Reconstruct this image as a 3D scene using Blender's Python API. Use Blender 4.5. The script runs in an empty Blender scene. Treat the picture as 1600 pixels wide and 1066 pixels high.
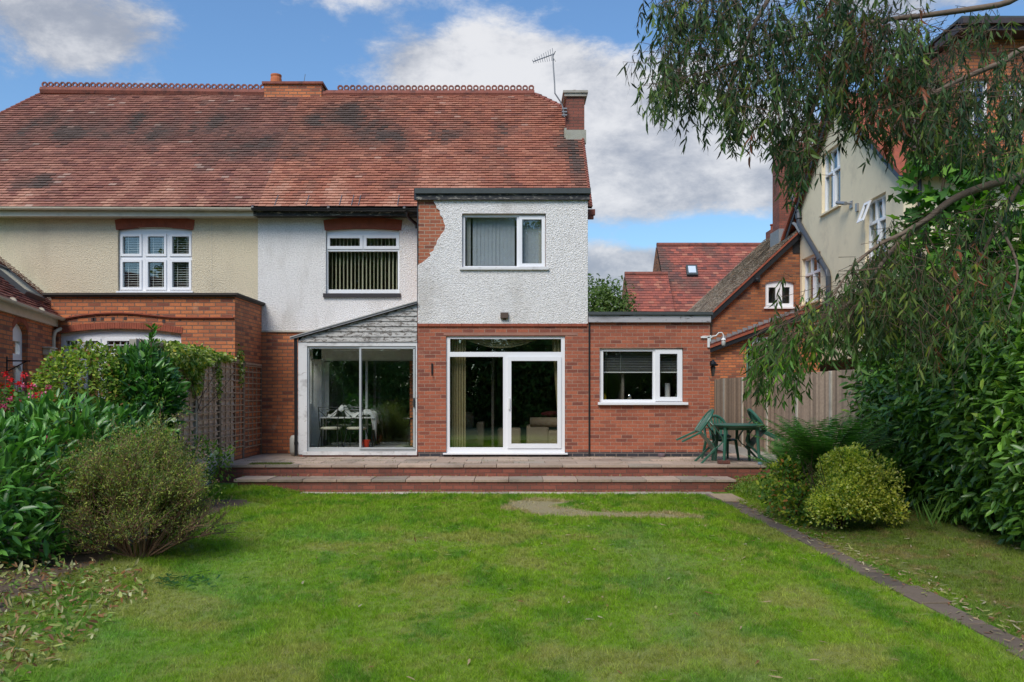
import bpy, math, random
import numpy as np
from mathutils import Vector
from mathutils.geometry import tessellate_polygon
R = math.radians
random.seed(7)
rng = np.random.default_rng(11)
sc = bpy.context.scene
C = sc.collection

# ------------------------------------------------------------------ camera
CAMZ, FPX, HOR = 1.30, 1300.0, 615.0
cam = bpy.data.cameras.new('camera'); cam_o = bpy.data.objects.new('camera', cam); C.objects.link(cam_o)
cam_o.location = (0, 0, CAMZ); cam_o.rotation_euler = (R(90), 0, 0)
cam.sensor_width = 36; cam.lens = 36 * FPX / 1600.0
cam.shift_y = (HOR - 533.0) / 1600.0
cam.clip_start = 0.05; cam.clip_end = 2000
sc.camera = cam_o
sc.view_settings.view_transform = 'Standard'; sc.view_settings.look = 'None'
sc.view_settings.exposure = 0.5; sc.view_settings.gamma = 1.0
sc.render.engine = 'CYCLES'
sc.cycles.max_bounces = 8; sc.cycles.transparent_max_bounces = 16

# ------------------------------------------------------------------ light
SUN_EL, SUN_AZ = 48.0, 205.0       # azimuth measured clockwise from +Y; the sun stands behind the camera, to its left
sd = bpy.data.lights.new('sun', 'SUN'); sd.energy = 2.4; sd.angle = R(30); sd.color = (1.0, 0.94, 0.85)
so = bpy.data.objects.new('sun', sd); C.objects.link(so)
_d = Vector((math.sin(R(SUN_AZ)) * math.cos(R(SUN_EL)), math.cos(R(SUN_AZ)) * math.cos(R(SUN_EL)), math.sin(R(SUN_EL))))
so.rotation_euler = _d.to_track_quat('Z', 'Y').to_euler(); so.location = _d * 60

def nd(nt, t, **k):
    n = nt.nodes.new(t)
    for a, b in k.items():
        if a == 'inp':
            for i, v in b.items(): n.inputs[i].default_value = v
        else: setattr(n, a, b)
    return n
def mth(nt, op, a, b=None, c=None):
    n = nt.nodes.new('ShaderNodeMath'); n.operation = op
    for i, v in enumerate((a, b, c)):
        if v is None: continue
        if isinstance(v, (int, float)): n.inputs[i].default_value = v
        else: nt.links.new(v, n.inputs[i])
    return n.outputs[0]
def mixc(nt, f, a, b, typ='MIX'):
    n = nt.nodes.new('ShaderNodeMix'); n.data_type = 'RGBA'; n.blend_type = typ
    for s, v in ((n.inputs[0], f), (n.inputs[6], a), (n.inputs[7], b)):
        if isinstance(v, (int, float)): s.default_value = v
        elif isinstance(v, tuple): s.default_value = v if len(v) == 4 else v + (1,)
        else: nt.links.new(v, s)
    return n.outputs[2]
def ramp(nt, f, lo, hi):
    n = nt.nodes.new('ShaderNodeMapRange'); n.interpolation_type = 'SMOOTHSTEP'
    nt.links.new(f, n.inputs[0]); n.inputs[1].default_value = lo; n.inputs[2].default_value = hi
    return n.outputs[0]
def noise(nt, vec, scale, detail=4, rough=.55, dist=0):
    n = nt.nodes.new('ShaderNodeTexNoise'); n.inputs['Scale'].default_value = scale
    n.inputs['Detail'].default_value = detail; n.inputs['Roughness'].default_value = rough
    n.inputs['Distortion'].default_value = dist
    if vec is not None: nt.links.new(vec, n.inputs['Vector'])
    return n.outputs['Fac']

w = bpy.data.worlds.new('World'); sc.world = w; w.use_nodes = True
nt = w.node_tree; nt.nodes.clear()
wo = nd(nt, 'ShaderNodeOutputWorld'); bg = nd(nt, 'ShaderNodeBackground'); nt.links.new(bg.outputs[0], wo.inputs[0])
sky = nd(nt, 'ShaderNodeTexSky'); sky.sky_type = 'NISHITA'; sky.sun_disc = False
sky.sun_elevation = R(SUN_EL); sky.sun_rotation = R(SUN_AZ); sky.air_density = 1.3; sky.dust_density = .6; sky.ozone_density = 2.0
tc = nd(nt, 'ShaderNodeTexCoord'); sx = nd(nt, 'ShaderNodeSeparateXYZ'); nt.links.new(tc.outputs['Generated'], sx.inputs[0])
X, Y, Z = sx.outputs
# clouds lie on a high flat sheet of air: direction / (height + small)
zz = mth(nt, 'ADD', mth(nt, 'ABSOLUTE', Z), .16)
cx = nd(nt, 'ShaderNodeCombineXYZ'); nt.links.new(X, cx.inputs[0]); nt.links.new(Y, cx.inputs[1]); nt.links.new(mth(nt, 'MULTIPLY', Z, 1.9), cx.inputs[2])
n1 = noise(nt, cx.outputs[0], 3.1, 5, .5, .2)
n2 = noise(nt, cx.outputs[0], 9.0, 10, .66, .15)
az = mth(nt, 'ARCTAN2', X, Y); el = mth(nt, 'ARCSINE', Z)
def bank(a0, e0, sa, se, amp):
    da = mth(nt, 'DIVIDE', mth(nt, 'SUBTRACT', az, R(a0)), R(sa)); de = mth(nt, 'DIVIDE', mth(nt, 'SUBTRACT', el, R(e0)), R(se))
    r2 = mth(nt, 'ADD', mth(nt, 'MULTIPLY', da, da), mth(nt, 'MULTIPLY', de, de))
    return mth(nt, 'MULTIPLY', mth(nt, 'EXPONENT', mth(nt, 'MULTIPLY', r2, -1.0)), amp)
tot = mth(nt, 'ADD', mth(nt, 'MULTIPLY', n1, .5), mth(nt, 'MULTIPLY', n2, .5))
for b in ((1, 20, 7.5, 4.0, .36), (-7.5, 21.5, 4.5, 1.8, .20), (10, 17, 8, 4.2, .34), (17, 13.5, 6, 2.8, .24), (7.5, 7.5, 6, 2.2, .34), (-29, 22, 7, 2.6, .22), (-9, 26, 5, 1.2, .10), (12, 10.6, 6, .9, -.20), (8.5, 24.8, 4, 1.5, -.22), (-14, 20, 7, 4, -.08), (24, 24, 8, 4, .14)):
    tot = mth(nt, 'ADD', tot, bank(*b))
cov = ramp(nt, tot, .52, .68)
shade = ramp(nt, mth(nt, 'ADD', mth(nt, 'MULTIPLY', n2, .55), mth(nt, 'ADD', mth(nt, 'MULTIPLY', noise(nt, cx.outputs[0], 5.0, 9, .6), .45), bank(0, 21.5, 9, 2.6, .10))), .40, .66)
ccol = mixc(nt, shade, (2.2, 2.4, 2.85), (5.1, 5.1, 5.2))
blue = mixc(nt, 1.0, sky.outputs[0], (.60, .78, .96), 'MULTIPLY')
skyc = mixc(nt, mth(nt, 'MULTIPLY', cov, .93), blue, ccol)
nt.links.new(skyc, bg.inputs[0]); bg.inputs[1].default_value = 0.118

# ------------------------------------------------------------------ helpers
ORIG = {}
def P(px, py, Y): return Vector(((px - 800) * Y / FPX, Y, CAMZ + (HOR - py) * Y / FPX))
def PX(px, Y): return (px - 800) * Y / FPX
def PZ(py, Y): return CAMZ + (HOR - py) * Y / FPX
def tag(o, label=None, cat=None, group=None, kind=None):
    if label: o['label'] = label
    if cat: o['category'] = cat
    if group: o['group'] = group
    if kind: o['kind'] = kind
    return o
def thing(name, loc, label, cat, group=None):
    o = bpy.data.objects.new(name, None); C.objects.link(o); o.location = loc; o.empty_display_size = .2
    ORIG[o] = Vector(loc); return tag(o, label, cat, group)
def link_mesh(me, name, mat, parent, origin):
    if mat: me.materials.append(mat)
    o = bpy.data.objects.new(name, me); C.objects.link(o)
    if parent is not None: o.parent = parent; ORIG[o] = ORIG[parent]
    else: o.location = origin; ORIG[o] = Vector(origin)
    return o
class Fr:
    """a flat working frame: a along the wall, b up, d outwards"""
    def __init__(s, o, u, n): s.o = Vector(o); s.u = Vector(u).normalized(); s.n = Vector(n).normalized(); s.v = Vector((0, 0, 1))
    def __call__(s, a, b, d=0.0): return s.o + s.u * a + s.v * b + s.n * d
def front(Y): return Fr((0, Y, 0), (1, 0, 0), (0, -1, 0))
class MB:
    def __init__(s): s.v = []; s.f = []; s.c = []
    def add(s, vs, fs, col=None):
        n = len(s.v); s.v += [tuple(p) for p in vs]; s.f += [tuple(i + n for i in f) for f in fs]; s.c += [col] * len(vs); return s
    def hexa(s, p, col=None):
        return s.add(p, [(0, 1, 2, 3), (7, 6, 5, 4), (0, 4, 5, 1), (1, 5, 6, 2), (2, 6, 7, 3), (3, 7, 4, 0)], col)
    def box(s, x0, x1, y0, y1, z0, z1, col=None):
        return s.hexa([(x0, y0, z0), (x1, y0, z0), (x1, y0, z1), (x0, y0, z1), (x0, y1, z0), (x1, y1, z0), (x1, y1, z1), (x0, y1, z1)], col)
    def fbox(s, F, a0, a1, b0, b1, d0, d1, col=None):
        return s.hexa([F(a0, b0, d0), F(a1, b0, d0), F(a1, b1, d0), F(a0, b1, d0), F(a0, b0, d1), F(a1, b0, d1), F(a1, b1, d1), F(a0, b1, d1)], col)
    def slab(s, F, loops, d0, d1, col=None):
        flat = [p for l in loops for p in l]
        tris = tessellate_polygon([[Vector((p[0], p[1], 0)) for p in l] for l in loops])
        n = len(flat); vs = [F(p[0], p[1], d0) for p in flat] + [F(p[0], p[1], d1) for p in flat]
        fs = [tuple(t) for t in tris] + [tuple(i + n for i in reversed(t)) for t in tris]
        k = 0
        for l in loops:
            m = len(l)
            for i in range(m): fs.append((k + i, k + (i + 1) % m, n + k + (i + 1) % m, n + k + i))
            k += m
        return s.add(vs, fs, col)
    def tube(s, pts, r, n=8, col=None, cap=True):
        pts = [Vector(p) for p in pts]; rs = r if isinstance(r, (list, tuple)) else [r] * len(pts)
        vs = []; fs = []; prev = None
        for i, p in enumerate(pts):
            t = (pts[min(i + 1, len(pts) - 1)] - pts[max(i - 1, 0)]).normalized()
            a = prev - t * prev.dot(t) if prev is not None else t.orthogonal()
            if a.length < 1e-6: a = t.orthogonal()
            a.normalize(); b = t.cross(a); prev = a
            for k in range(n):
                g = 2 * math.pi * k / n; vs.append(p + (a * math.cos(g) + b * math.sin(g)) * rs[i])
        for i in range(len(pts) - 1):
            for k in range(n): fs.append((i * n + k, i * n + (k + 1) % n, (i + 1) * n + (k + 1) % n, (i + 1) * n + k))
        if cap: fs.append(tuple(range(n))); fs.append(tuple(reversed(range((len(pts) - 1) * n, len(pts) * n))))
        return s.add(vs, fs, col)
    def lathe(s, c, prof, n=20, col=None):
        c = Vector(c); vs = []; fs = []
        for r, z in prof:
            for k in range(n): g = 2 * math.pi * k / n; vs.append(c + Vector((r * math.cos(g), r * math.sin(g), z)))
        for i in range(len(prof) - 1):
            for k in range(n): fs.append((i * n + k, i * n + (k + 1) % n, (i + 1) * n + (k + 1) % n, (i + 1) * n + k))
        fs.append(tuple(reversed(range(n)))); fs.append(tuple(range((len(prof) - 1) * n, len(prof) * n)))
        return s.add(vs, fs, col)
    def build(s, name, mat, parent=None, origin=None, smooth=False, bevel=0):
        if parent is not None: o0 = ORIG[parent]
        else:
            if origin is None:
                a = np.array(s.v); origin = ((a[:, 0].min() + a[:, 0].max()) / 2, (a[:, 1].min() + a[:, 1].max()) / 2, a[:, 2].min())
            o0 = Vector(origin)
        me = bpy.data.meshes.new(name)
        me.from_pydata([(x - o0.x, y - o0.y, z - o0.z) for x, y, z in s.v], [], s.f)
        if any(c is not None for c in s.c):
            at = me.color_attributes.new('col', 'FLOAT_COLOR', 'POINT')
            at.data.foreach_set('color', np.array([(c or (1, 1, 1)) + (1,) if c is None or len(c) == 3 else c for c in s.c], dtype=np.float32).ravel())
        if smooth: me.polygons.foreach_set('use_smooth', [True] * len(me.polygons))
        me.update()
        o = link_mesh(me, name, mat, parent, o0)
        if bevel:
            m = o.modifiers.new('bevel', 'BEVEL'); m.width = bevel; m.segments = 2; m.limit_method = 'ANGLE'
        return o
def rect(a0, a1, b0, b1): return [(a0, b0), (a1, b0), (a1, b1), (a0, b1)]

# ------------------------------------------------------------------ materials
def newmat(name):
    m = bpy.data.materials.new(name); m.use_nodes = True; nt = m.node_tree
    b = nt.nodes['Principled BSDF']; g = nt.nodes.new('ShaderNodeNewGeometry')
    return m, nt, b, g.outputs['Position']
def bump(nt, b, h, strength, dist):
    n = nt.nodes.new('ShaderNodeBump'); n.inputs['Strength'].default_value = strength; n.inputs['Distance'].default_value = dist
    nt.links.new(h, n.inputs['Height']); nt.links.new(n.outputs[0], b.inputs['Normal']); return n
def plain(name, col, rough=.5, var=.15, scale=6, bmp=0, metal=0, dirt=None, dirtamt=.4):
    m, nt, b, pos = newmat(name)
    n = noise(nt, pos, scale, 5, .6)
    c = mixc(nt, n, tuple(x * (1 - var) for x in col), tuple(min(1, x * (1 + var)) for x in col))
    if dirt: c = mixc(nt, mth(nt, 'MULTIPLY', ramp(nt, noise(nt, pos, scale * .6, 8, .7), .48, .68), dirtamt), c, dirt)
    nt.links.new(c, b.inputs['Base Color']); b.inputs['Roughness'].default_value = rough; b.inputs['Metallic'].default_value = metal
    if bmp: bump(nt, b, noise(nt, pos, scale * 8, 4), .5, bmp)
    return m
def bricks(name, c1, c2, mortar, dark=None, ms=.010, stain=(.12, .06, .04), stainamt=.5, light=None):
    m, nt, b, pos = newmat(name)
    s = nd(nt, 'ShaderNodeSeparateXYZ'); nt.links.new(pos, s.inputs[0])
    u = mth(nt, 'ADD', s.outputs[0], s.outputs[1]); cv = nd(nt, 'ShaderNodeCombineXYZ')
    wob = mth(nt, 'MULTIPLY', mth(nt, 'SUBTRACT', noise(nt, pos, 1.3, 2), .5), .02)
    nt.links.new(u, cv.inputs[0]); nt.links.new(mth(nt, 'ADD', s.outputs[2], wob), cv.inputs[1])
    def bt(a, bb, mo, sc1=1.0, off=0):
        t = nd(nt, 'ShaderNodeTexBrick', inp={'Scale': 1.0, 'Mortar Size': ms, 'Mortar Smooth': .25, 'Bias': 0.0, 'Brick Width': .225, 'Row Height': .075})
        for k, v in (('Color1', a), ('Color2', bb), ('Mortar', mo)): t.inputs[k].default_value = v + (1,)
        nt.links.new(cv.outputs[0], t.inputs['Vector']); return t
    t = bt(c1, c2, mortar)
    c = t.outputs['Color']
    if dark:   # a scatter of odd burnt bricks
        t2 = bt((0, 0, 0), (1, 1, 1), (0, 0, 0))
        c = mixc(nt, mth(nt, 'MULTIPLY', ramp(nt, t2.outputs['Color'], .80, .95), .7), c, dark)
    if light:
        wht = ramp(nt, noise(nt, pos, 2.3, 7, .7), .60, .70)
        c = mixc(nt, mth(nt, 'MULTIPLY', wht, .35), c, light)
    blot = ramp(nt, noise(nt, pos, 1.7, 6, .65), .45, .75)
    c = mixc(nt, mth(nt, 'MULTIPLY', blot, stainamt), c, stain)
    fine = noise(nt, pos, 45, 3, .6)
    c = mixc(nt, 1.0, c, mixc(nt, fine, (.62, .62, .62), (1.35, 1.35, 1.35)), 'MULTIPLY')
    nt.links.new(c, b.inputs['Base Color']); b.inputs['Roughness'].default_value = .85
    h = mth(nt, 'ADD', mth(nt, 'MULTIPLY', t.outputs['Fac'], -1.0), mth(nt, 'MULTIPLY', fine, .5))
    bump(nt, b, h, .7, .008)
    return m
def dash(name, col, dirt, sc1=34, amt=.35, height=.014):
    m, nt, b, pos = newmat(name)
    v = nd(nt, 'ShaderNodeTexVoronoi', inp={'Scale': sc1 * 1.3}); nt.links.new(pos, v.inputs['Vector'])
    n = noise(nt, pos, sc1, 5, .7)
    c = mixc(nt, ramp(nt, n, .3, .62), tuple(x * .70 for x in col), col)
    s = nd(nt, 'ShaderNodeMapping'); s.inputs['Scale'].default_value = (1, 1, .35); nt.links.new(pos, s.inputs[0])
    c = mixc(nt, mth(nt, 'MULTIPLY', ramp(nt, noise(nt, s.outputs[0], 1.5, 8, .68), .46, .74), amt), c, dirt)
    nt.links.new(c, b.inputs['Base Color']); b.inputs['Roughness'].default_value = .9
    bump(nt, b, mth(nt, 'ADD', n, mth(nt, 'MULTIPLY', v.outputs['Distance'], .5)), 1.0, height)
    return m
def vcol(name, rough=.8, fine=30, amp=.25, bmp=.0, stain=None, stainamt=.5, trans=0, spec=.5, stainscale=1.2):
    m, nt, b, pos = newmat(name)
    a = nd(nt, 'ShaderNodeAttribute', attribute_name='col')
    n = noise(nt, pos, fine, 4, .6)
    c = mixc(nt, 1.0, a.outputs['Color'], mixc(nt, n, (1 - amp,) * 3, (1 + amp,) * 3), 'MULTIPLY')
    if stain: c = mixc(nt, mth(nt, 'MULTIPLY', ramp(nt, noise(nt, pos, stainscale, 8, .7), .5, .68), stainamt), c, stain)
    nt.links.new(c, b.inputs['Base Color']); b.inputs['Roughness'].default_value = rough
    b.inputs['Specular IOR Level'].default_value = spec
    if bmp: bump(nt, b, n, .6, bmp)
    if trans:
        t = nd(nt, 'ShaderNodeBsdfTranslucent'); nt.links.new(mixc(nt, 1.0, c, (1.3, 1.5, .6), 'MULTIPLY'), t.inputs[0])
        ms = nd(nt, 'ShaderNodeMixShader'); ms.inputs[0].default_value = trans
        nt.links.new(b.outputs[0], ms.inputs[1]); nt.links.new(t.outputs[0], ms.inputs[2])
        nt.links.new(ms.outputs[0], nt.nodes['Material Output'].inputs[0])
    return m
def glassmat(name, base=.035, tint=(.96, .975, .965)):
    m = bpy.data.materials.new(name); m.use_nodes = True; nt = m.node_tree; nt.nodes.clear()
    o = nd(nt, 'ShaderNodeOutputMaterial'); mx = nd(nt, 'ShaderNodeMixShader'); t = nd(nt, 'ShaderNodeBsdfTransparent'); g = nd(nt, 'ShaderNodeBsdfGlossy')
    t.inputs[0].default_value = tint + (1,); g.inputs['Roughness'].default_value = .0; g.inputs[0].default_value = (.95, 1, 1, 1)
    ge = nt.nodes.new('ShaderNodeNewGeometry'); dp = nd(nt, 'ShaderNodeVectorMath', operation='DOT_PRODUCT'); nt.links.new(ge.outputs['Incoming'], dp.inputs[0]); nt.links.new(ge.outputs['Normal'], dp.inputs[1])
    fr = mth(nt, 'ADD', mth(nt, 'MULTIPLY', mth(nt, 'POWER', mth(nt, 'SUBTRACT', 1.0, mth(nt, 'ABSOLUTE', dp.outputs['Value'])), 5.0), .9), base + .04)
    bm = nd(nt, 'ShaderNodeBump', inp={'Strength': .08, 'Distance': .01}); nt.links.new(noise(nt, ge.outputs['Position'], 1.8, 2), bm.inputs['Height']); nt.links.new(bm.outputs[0], g.inputs['Normal'])
    nt.links.new(fr, mx.inputs[0]); nt.links.new(t.outputs[0], mx.inputs[1]); nt.links.new(g.outputs[0], mx.inputs[2]); nt.links.new(mx.outputs[0], o.inputs[0])
    return m
def peel(name, paint, wood, amt, sx=1.0, scale=9):
    m, nt, b, pos = newmat(name)
    s = nd(nt, 'ShaderNodeMapping'); s.inputs['Scale'].default_value = (sx, 1, 1.6); nt.links.new(pos, s.inputs[0])
    n = noise(nt, s.outputs[0], scale, 8, .75, .4)
    c = mixc(nt, ramp(nt, n, amt, amt + .05), paint, wood)
    c = mixc(nt, mth(nt, 'MULTIPLY', ramp(nt, noise(nt, s.outputs[0], scale * .35, 5, .6), .5, .7), .45), c, tuple(x * .45 for x in wood))
    nt.links.new(c, b.inputs['Base Color']); b.inputs['Roughness'].default_value = .8
    bump(nt, b, n, .5, .004); return m

M = {}
M['brick_red'] = bricks('red facing brick', (.43, .125, .062), (.27, .072, .040), (.38, .24, .17), dark=(.17, .055, .038), ms=.006, stainamt=.42, stain=(.19, .065, .042), light=(.46, .27, .19))
M['brick_org'] = bricks('old orange brick', (.62, .20, .070), (.42, .12, .050), (.20, .115, .075), dark=(.15, .05, .035), light=(.55, .36, .24), stainamt=.32)
M['brick_far'] = bricks('weathered brown brick', (.40, .135, .045), (.22, .065, .03), (.17, .10, .06), dark=(.09, .04, .028), stainamt=.45)
M['brick_old'] = bricks('brick bared under fallen render', (.42, .13, .06), (.30, .085, .042), (.40, .27, .19), dark=(.16, .06, .04), light=(.55, .38, .28), stainamt=.4, ms=.009)
M['brick_blue'] = bricks('dark blue plinth brick', (.045, .042, .05), (.03, .028, .035), (.18, .14, .12), stainamt=.1, stain=(.05, .05, .05))
M['brick_step'] = bricks('step riser brick', (.28, .085, .055), (.18, .055, .038), (.10, .065, .05), ms=.006, stain=(.06, .04, .03), stainamt=.5)
M['brick_arch'] = plain('rubbed arch brick', (.30, .075, .038), .85, .35, 9, .004, dirt=(.12, .04, .03))
M['dash_w'] = dash('white pebbledash', (.92, .88, .84), (.46, .41, .35), 36, .50, .028)
M['dash_c'] = dash('cream pebbledash', (.76, .65, .46), (.45, .38, .27), 40, .45, .022)
M['dash_s'] = plain('smooth cream render', (.82, .70, .48), .9, .07, 2.5, .0015, dirt=(.50, .42, .30), dirtamt=.35)
M['tile'] = vcol('clay roof tile', .85, 26, .35, .004)
M['tile_dk'] = plain('dark roof felt', (.02, .018, .018), .9)
M['ridge'] = plain('clay ridge tile', (.24, .075, .05), .85, .4, 7, .003, dirt=(.05, .03, .028), dirtamt=.7)
M['upvc'] = plain('white plastic window frame', (.80, .80, .81), .35, .03, 3)
M['alu'] = plain('dull aluminium door frame', (.50, .52, .52), .38, .08, 5, metal=.25)
M['paintw'] = peel('weathered white paint on timber', (.68, .67, .66), (.30, .25, .21), .60)
M['peelclad'] = peel('peeling paint on weatherboard', (.47, .45, .42), (.13, .11, .095), .51, .6, 15)
M['peelfas'] = peel('peeling grey fascia paint', (.38, .37, .38), (.10, .085, .08), .57, .4, 8)
M['peelblk'] = peel('peeling black fascia paint', (.035, .035, .038), (.36, .33, .28), .55, .45, 16)
M['felt'] = plain('mineral roofing felt edge', (.055, .065, .066), .8, .3, 5, .003)
M['black'] = plain('black plastic gutter', (.016, .016, .018), .35, .2)
M['creamp'] = plain('cream plastic gutter', (.60, .54, .42), .4, .12, 5, dirt=(.30, .27, .20), dirtamt=.35)
M['greymetal'] = plain('grey steel', (.34, .34, .34), .4, .1, metal=.6)
M['glass'] = glassmat('window glass')
M['glass_r'] = glassmat('dark reflecting door glass', .085)
M['conc'] = plain('concrete', (.36, .33, .28), .9, .25, 7, .003, dirt=(.16, .14, .11))
M['concp'] = plain('pale concrete post', (.50, .45, .37), .9, .2, 7, .003, dirt=(.24, .21, .16))
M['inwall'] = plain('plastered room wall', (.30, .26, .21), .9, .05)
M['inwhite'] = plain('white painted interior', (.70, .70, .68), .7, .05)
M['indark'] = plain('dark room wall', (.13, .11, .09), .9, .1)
M['blind'] = plain('cream blind slat', (.55, .52, .38), .7, .05)
M['blindg'] = plain('grey blind slat', (.30, .33, .37), .7, .05)
M['blindw'] = plain('white blind slat', (.62, .62, .60), .6, .05)
M['curtain'] = plain('olive gold curtain cloth', (.30, .25, .13), .9, .2, 4)
M['fencewood'] = vcol('fence board', .9, 20, .4, .002)
M['trel'] = plain('pale weathered trellis batten', (.40, .27, .18), .9, .3, 9)
M['redfence'] = plain('dark red stained board', (.14, .035, .028), .7, .3, 6)
M['sill'] = plain('dark painted sill', (.028, .022, .025), .5, .2)
M['greenp'] = plain('green moulded plastic', (.030, .115, .075), .38, .12, 5, dirt=(.10, .16, .12), dirtamt=.35)
M['pave'] = vcol('paving slab', .9, 24, .28, .003, stain=(.12, .09, .065), stainamt=.55)
M['steel'] = plain('galvanised aerial', (.22, .22, .22), .45, .1, metal=.5)
M['leadf'] = plain('lead flashing', (.20, .21, .22), .6, .2)
M['flaunch'] = plain('mortar flaunching', (.34, .33, .27), .9, .3, 6, .004, dirt=(.30, .26, .08))
M['bark'] = plain('peeling grey brown bark', (.17, .125, .09), .9, .45, 9, .006)
M['twig'] = plain('brown twig', (.12, .075, .05), .9, .3, 12)
M['leaf'] = vcol('glossy leaf', .36, 40, .18, 0, trans=.22, spec=.55)
M['leafm'] = vcol('matt leaf', .6, 40, .2, 0, trans=.36, spec=.3)
M['petal'] = vcol('flower petal', .6, 40, .1, 0, trans=.3, spec=.3)
# ------------------------------------------------------------------ building kit
def bow(c, h, a0, a1, b, n=10):
    """points of a shallow arc from a0 to a1 with rise h over height b"""
    return [(a0 + (a1 - a0) * i / n, b + h * (1 - (2 * i / n - 1) ** 2)) for i in range(n + 1)]
def window(par, F, outer, panes, sashes=(), name='window', mat='upvc', gl='glass', d=0.0, th=.07, label=None, bars=(), topbow=0):
    """outer rect (a0,a1,b0,b1); panes = holes of the frame; sashes = (rect, hole) rings standing proud; bars = thin glazing bars"""
    mb = MB(); a0, a1, b0, b1 = outer
    lo = rect(*outer) if not topbow else [(a0, b0), (a1, b0)] + list(reversed(bow(0, topbow, a0, a1, b1)))
    mb.slab(F, [lo] + [rect(*p) for p in panes], d - th, d)
    for s, h in sashes: mb.slab(F, [rect(*s), rect(*h)], d + .001, d + .022)
    for a, c, e, g in bars: mb.fbox(F, a, c, e, g, d - .035, d - .008)
    o = mb.build(name, M[mat], par, bevel=.004)
    if label: o['label'] = label
    for p in panes:
        e = .004; MB().fbox(F, p[0] + e, p[1] - e, p[2] + e, p[3] - e, d - .045, d - .037).build('glass', M[gl], o)
    return o
def sill(win, F, a0, a1, b0, b1, d0, d1, mat='upvc'):
    return MB().fbox(F, a0, a1, b0, b1, d0, d1).build('sill', M[mat], win, bevel=.004)
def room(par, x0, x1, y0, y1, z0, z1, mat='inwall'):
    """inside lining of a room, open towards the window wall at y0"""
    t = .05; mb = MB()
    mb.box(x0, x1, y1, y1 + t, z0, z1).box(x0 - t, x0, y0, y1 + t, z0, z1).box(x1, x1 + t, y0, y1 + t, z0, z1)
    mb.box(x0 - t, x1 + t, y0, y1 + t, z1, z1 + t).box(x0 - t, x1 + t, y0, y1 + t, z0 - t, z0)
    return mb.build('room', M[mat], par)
def vblind(win, F, a0, a1, b0, b1, d, pitch, wid, ang, mat, drop=0):
    mb = MB(); a = a0 + pitch / 2; co, si = math.cos(R(ang)), math.sin(R(ang))
    while a < a1:
        g = random.uniform(-.12, .12); c2, s2 = math.cos(R(ang) + g), math.sin(R(ang) + g)
        mb.hexa([F(a - wid / 2 * c2, b0, d - wid / 2 * s2), F(a + wid / 2 * c2, b0, d + wid / 2 * s2), F(a + wid / 2 * c2, b1, d + wid / 2 * s2), F(a - wid / 2 * c2, b1, d - wid / 2 * s2),
                 F(a - wid / 2 * c2, b0, d - wid / 2 * s2 - .002), F(a + wid / 2 * c2, b0, d + wid / 2 * s2 - .002), F(a + wid / 2 * c2, b1, d + wid / 2 * s2 - .002), F(a - wid / 2 * c2, b1, d - wid / 2 * s2 - .002)])
        a += pitch
    mb.fbox(F, a0, a1, b1, b1 + .03, d - .03, d + .01)
    return mb.build('blind', M[mat], win)
def hblind(win, F, a0, a1, b0, b1, d, pitch=.05, mat='blindw', tilt=.4):
    mb = MB(); b = b0
    while b < b1:
        w = .022
        mb.hexa([F(a0, b - w * tilt, d), F(a1, b - w * tilt, d), F(a1, b - w * tilt + .002, d), F(a0, b - w * tilt + .002, d),
                 F(a0, b + w * tilt, d - .045), F(a1, b + w * tilt, d - .045), F(a1, b + w * tilt + .002, d - .045), F(a0, b + w * tilt + .002, d - .045)])
        b += pitch
    for f in (.25, .75): x = a0 + (a1 - a0) * f; mb.fbox(F, x - .004, x + .004, b0, b1, d + .004, d + .006)
    return mb.build('blind', M[mat], win)
def arch(par, F, a0, a1, b, rise, depth, rise2=None, d0=.0, d1=.015, splay=.03, mat='brick_arch', n=16, name='brick_arch'):
    """soldier bricks set round a shallow arc, each one its own block"""
    mb = MB(); lo = bow(0, rise, a0, a1, b, n * 2); hi = bow(0, rise if rise2 is None else rise2, a0 - splay, a1 + splay, b + depth, n * 2)
    for i in range(n * 2):
        def lerp(p, q, t): return (p[0] + (q[0] - p[0]) * t, p[1] + (q[1] - p[1]) * t)
        g = .05; l0, l1 = lerp(lo[i], lo[i + 1], g), lerp(lo[i], lo[i + 1], 1 - g); h0, h1 = lerp(hi[i], hi[i + 1], g), lerp(hi[i], hi[i + 1], 1 - g)
        dd = d1 + random.uniform(-.003, .003)
        mb.slab(F, [[l0, l1, h1, h0]], d0, dd)
    back = [p for p in lo] + list(reversed(hi)); mb.slab(F, [back], d0 - .05, d1 - .008)
    return mb.build(name, M[mat], par)
def gauss(x, y, cx, cy, sx, sy): return math.exp(-((x - cx) / sx) ** 2 - ((y - cy) / sy) ** 2)
def smooth_noise(seed, n=64):
    g = np.random.default_rng(seed).random((n, n))
    def f(x, y):
        x = np.asarray(x, float); y = np.asarray(y, float); xi = np.floor(x).astype(int); yi = np.floor(y).astype(int); fx = x - xi; fy = y - yi
        fx = fx * fx * (3 - 2 * fx); fy = fy * fy * (3 - 2 * fy)
        a = g[xi % n, yi % n]; b = g[(xi + 1) % n, yi % n]; c = g[xi % n, (yi + 1) % n]; e = g[(xi + 1) % n, (yi + 1) % n]
        return (a * (1 - fx) + b * fx) * (1 - fy) + (c * (1 - fx) + e * fx) * fy
    return f
def fbm(f, x, y, o=4):
    t = 0; a = .5; s = 0
    for i in range(o): t = t + a * f(x * 2 ** i + 7.3 * i, y * 2 ** i + 3.1 * i); s += a; a *= .5
    return t / s
N1, N2, N3 = smooth_noise(1), smooth_noise(2), smooth_noise(3)
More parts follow.
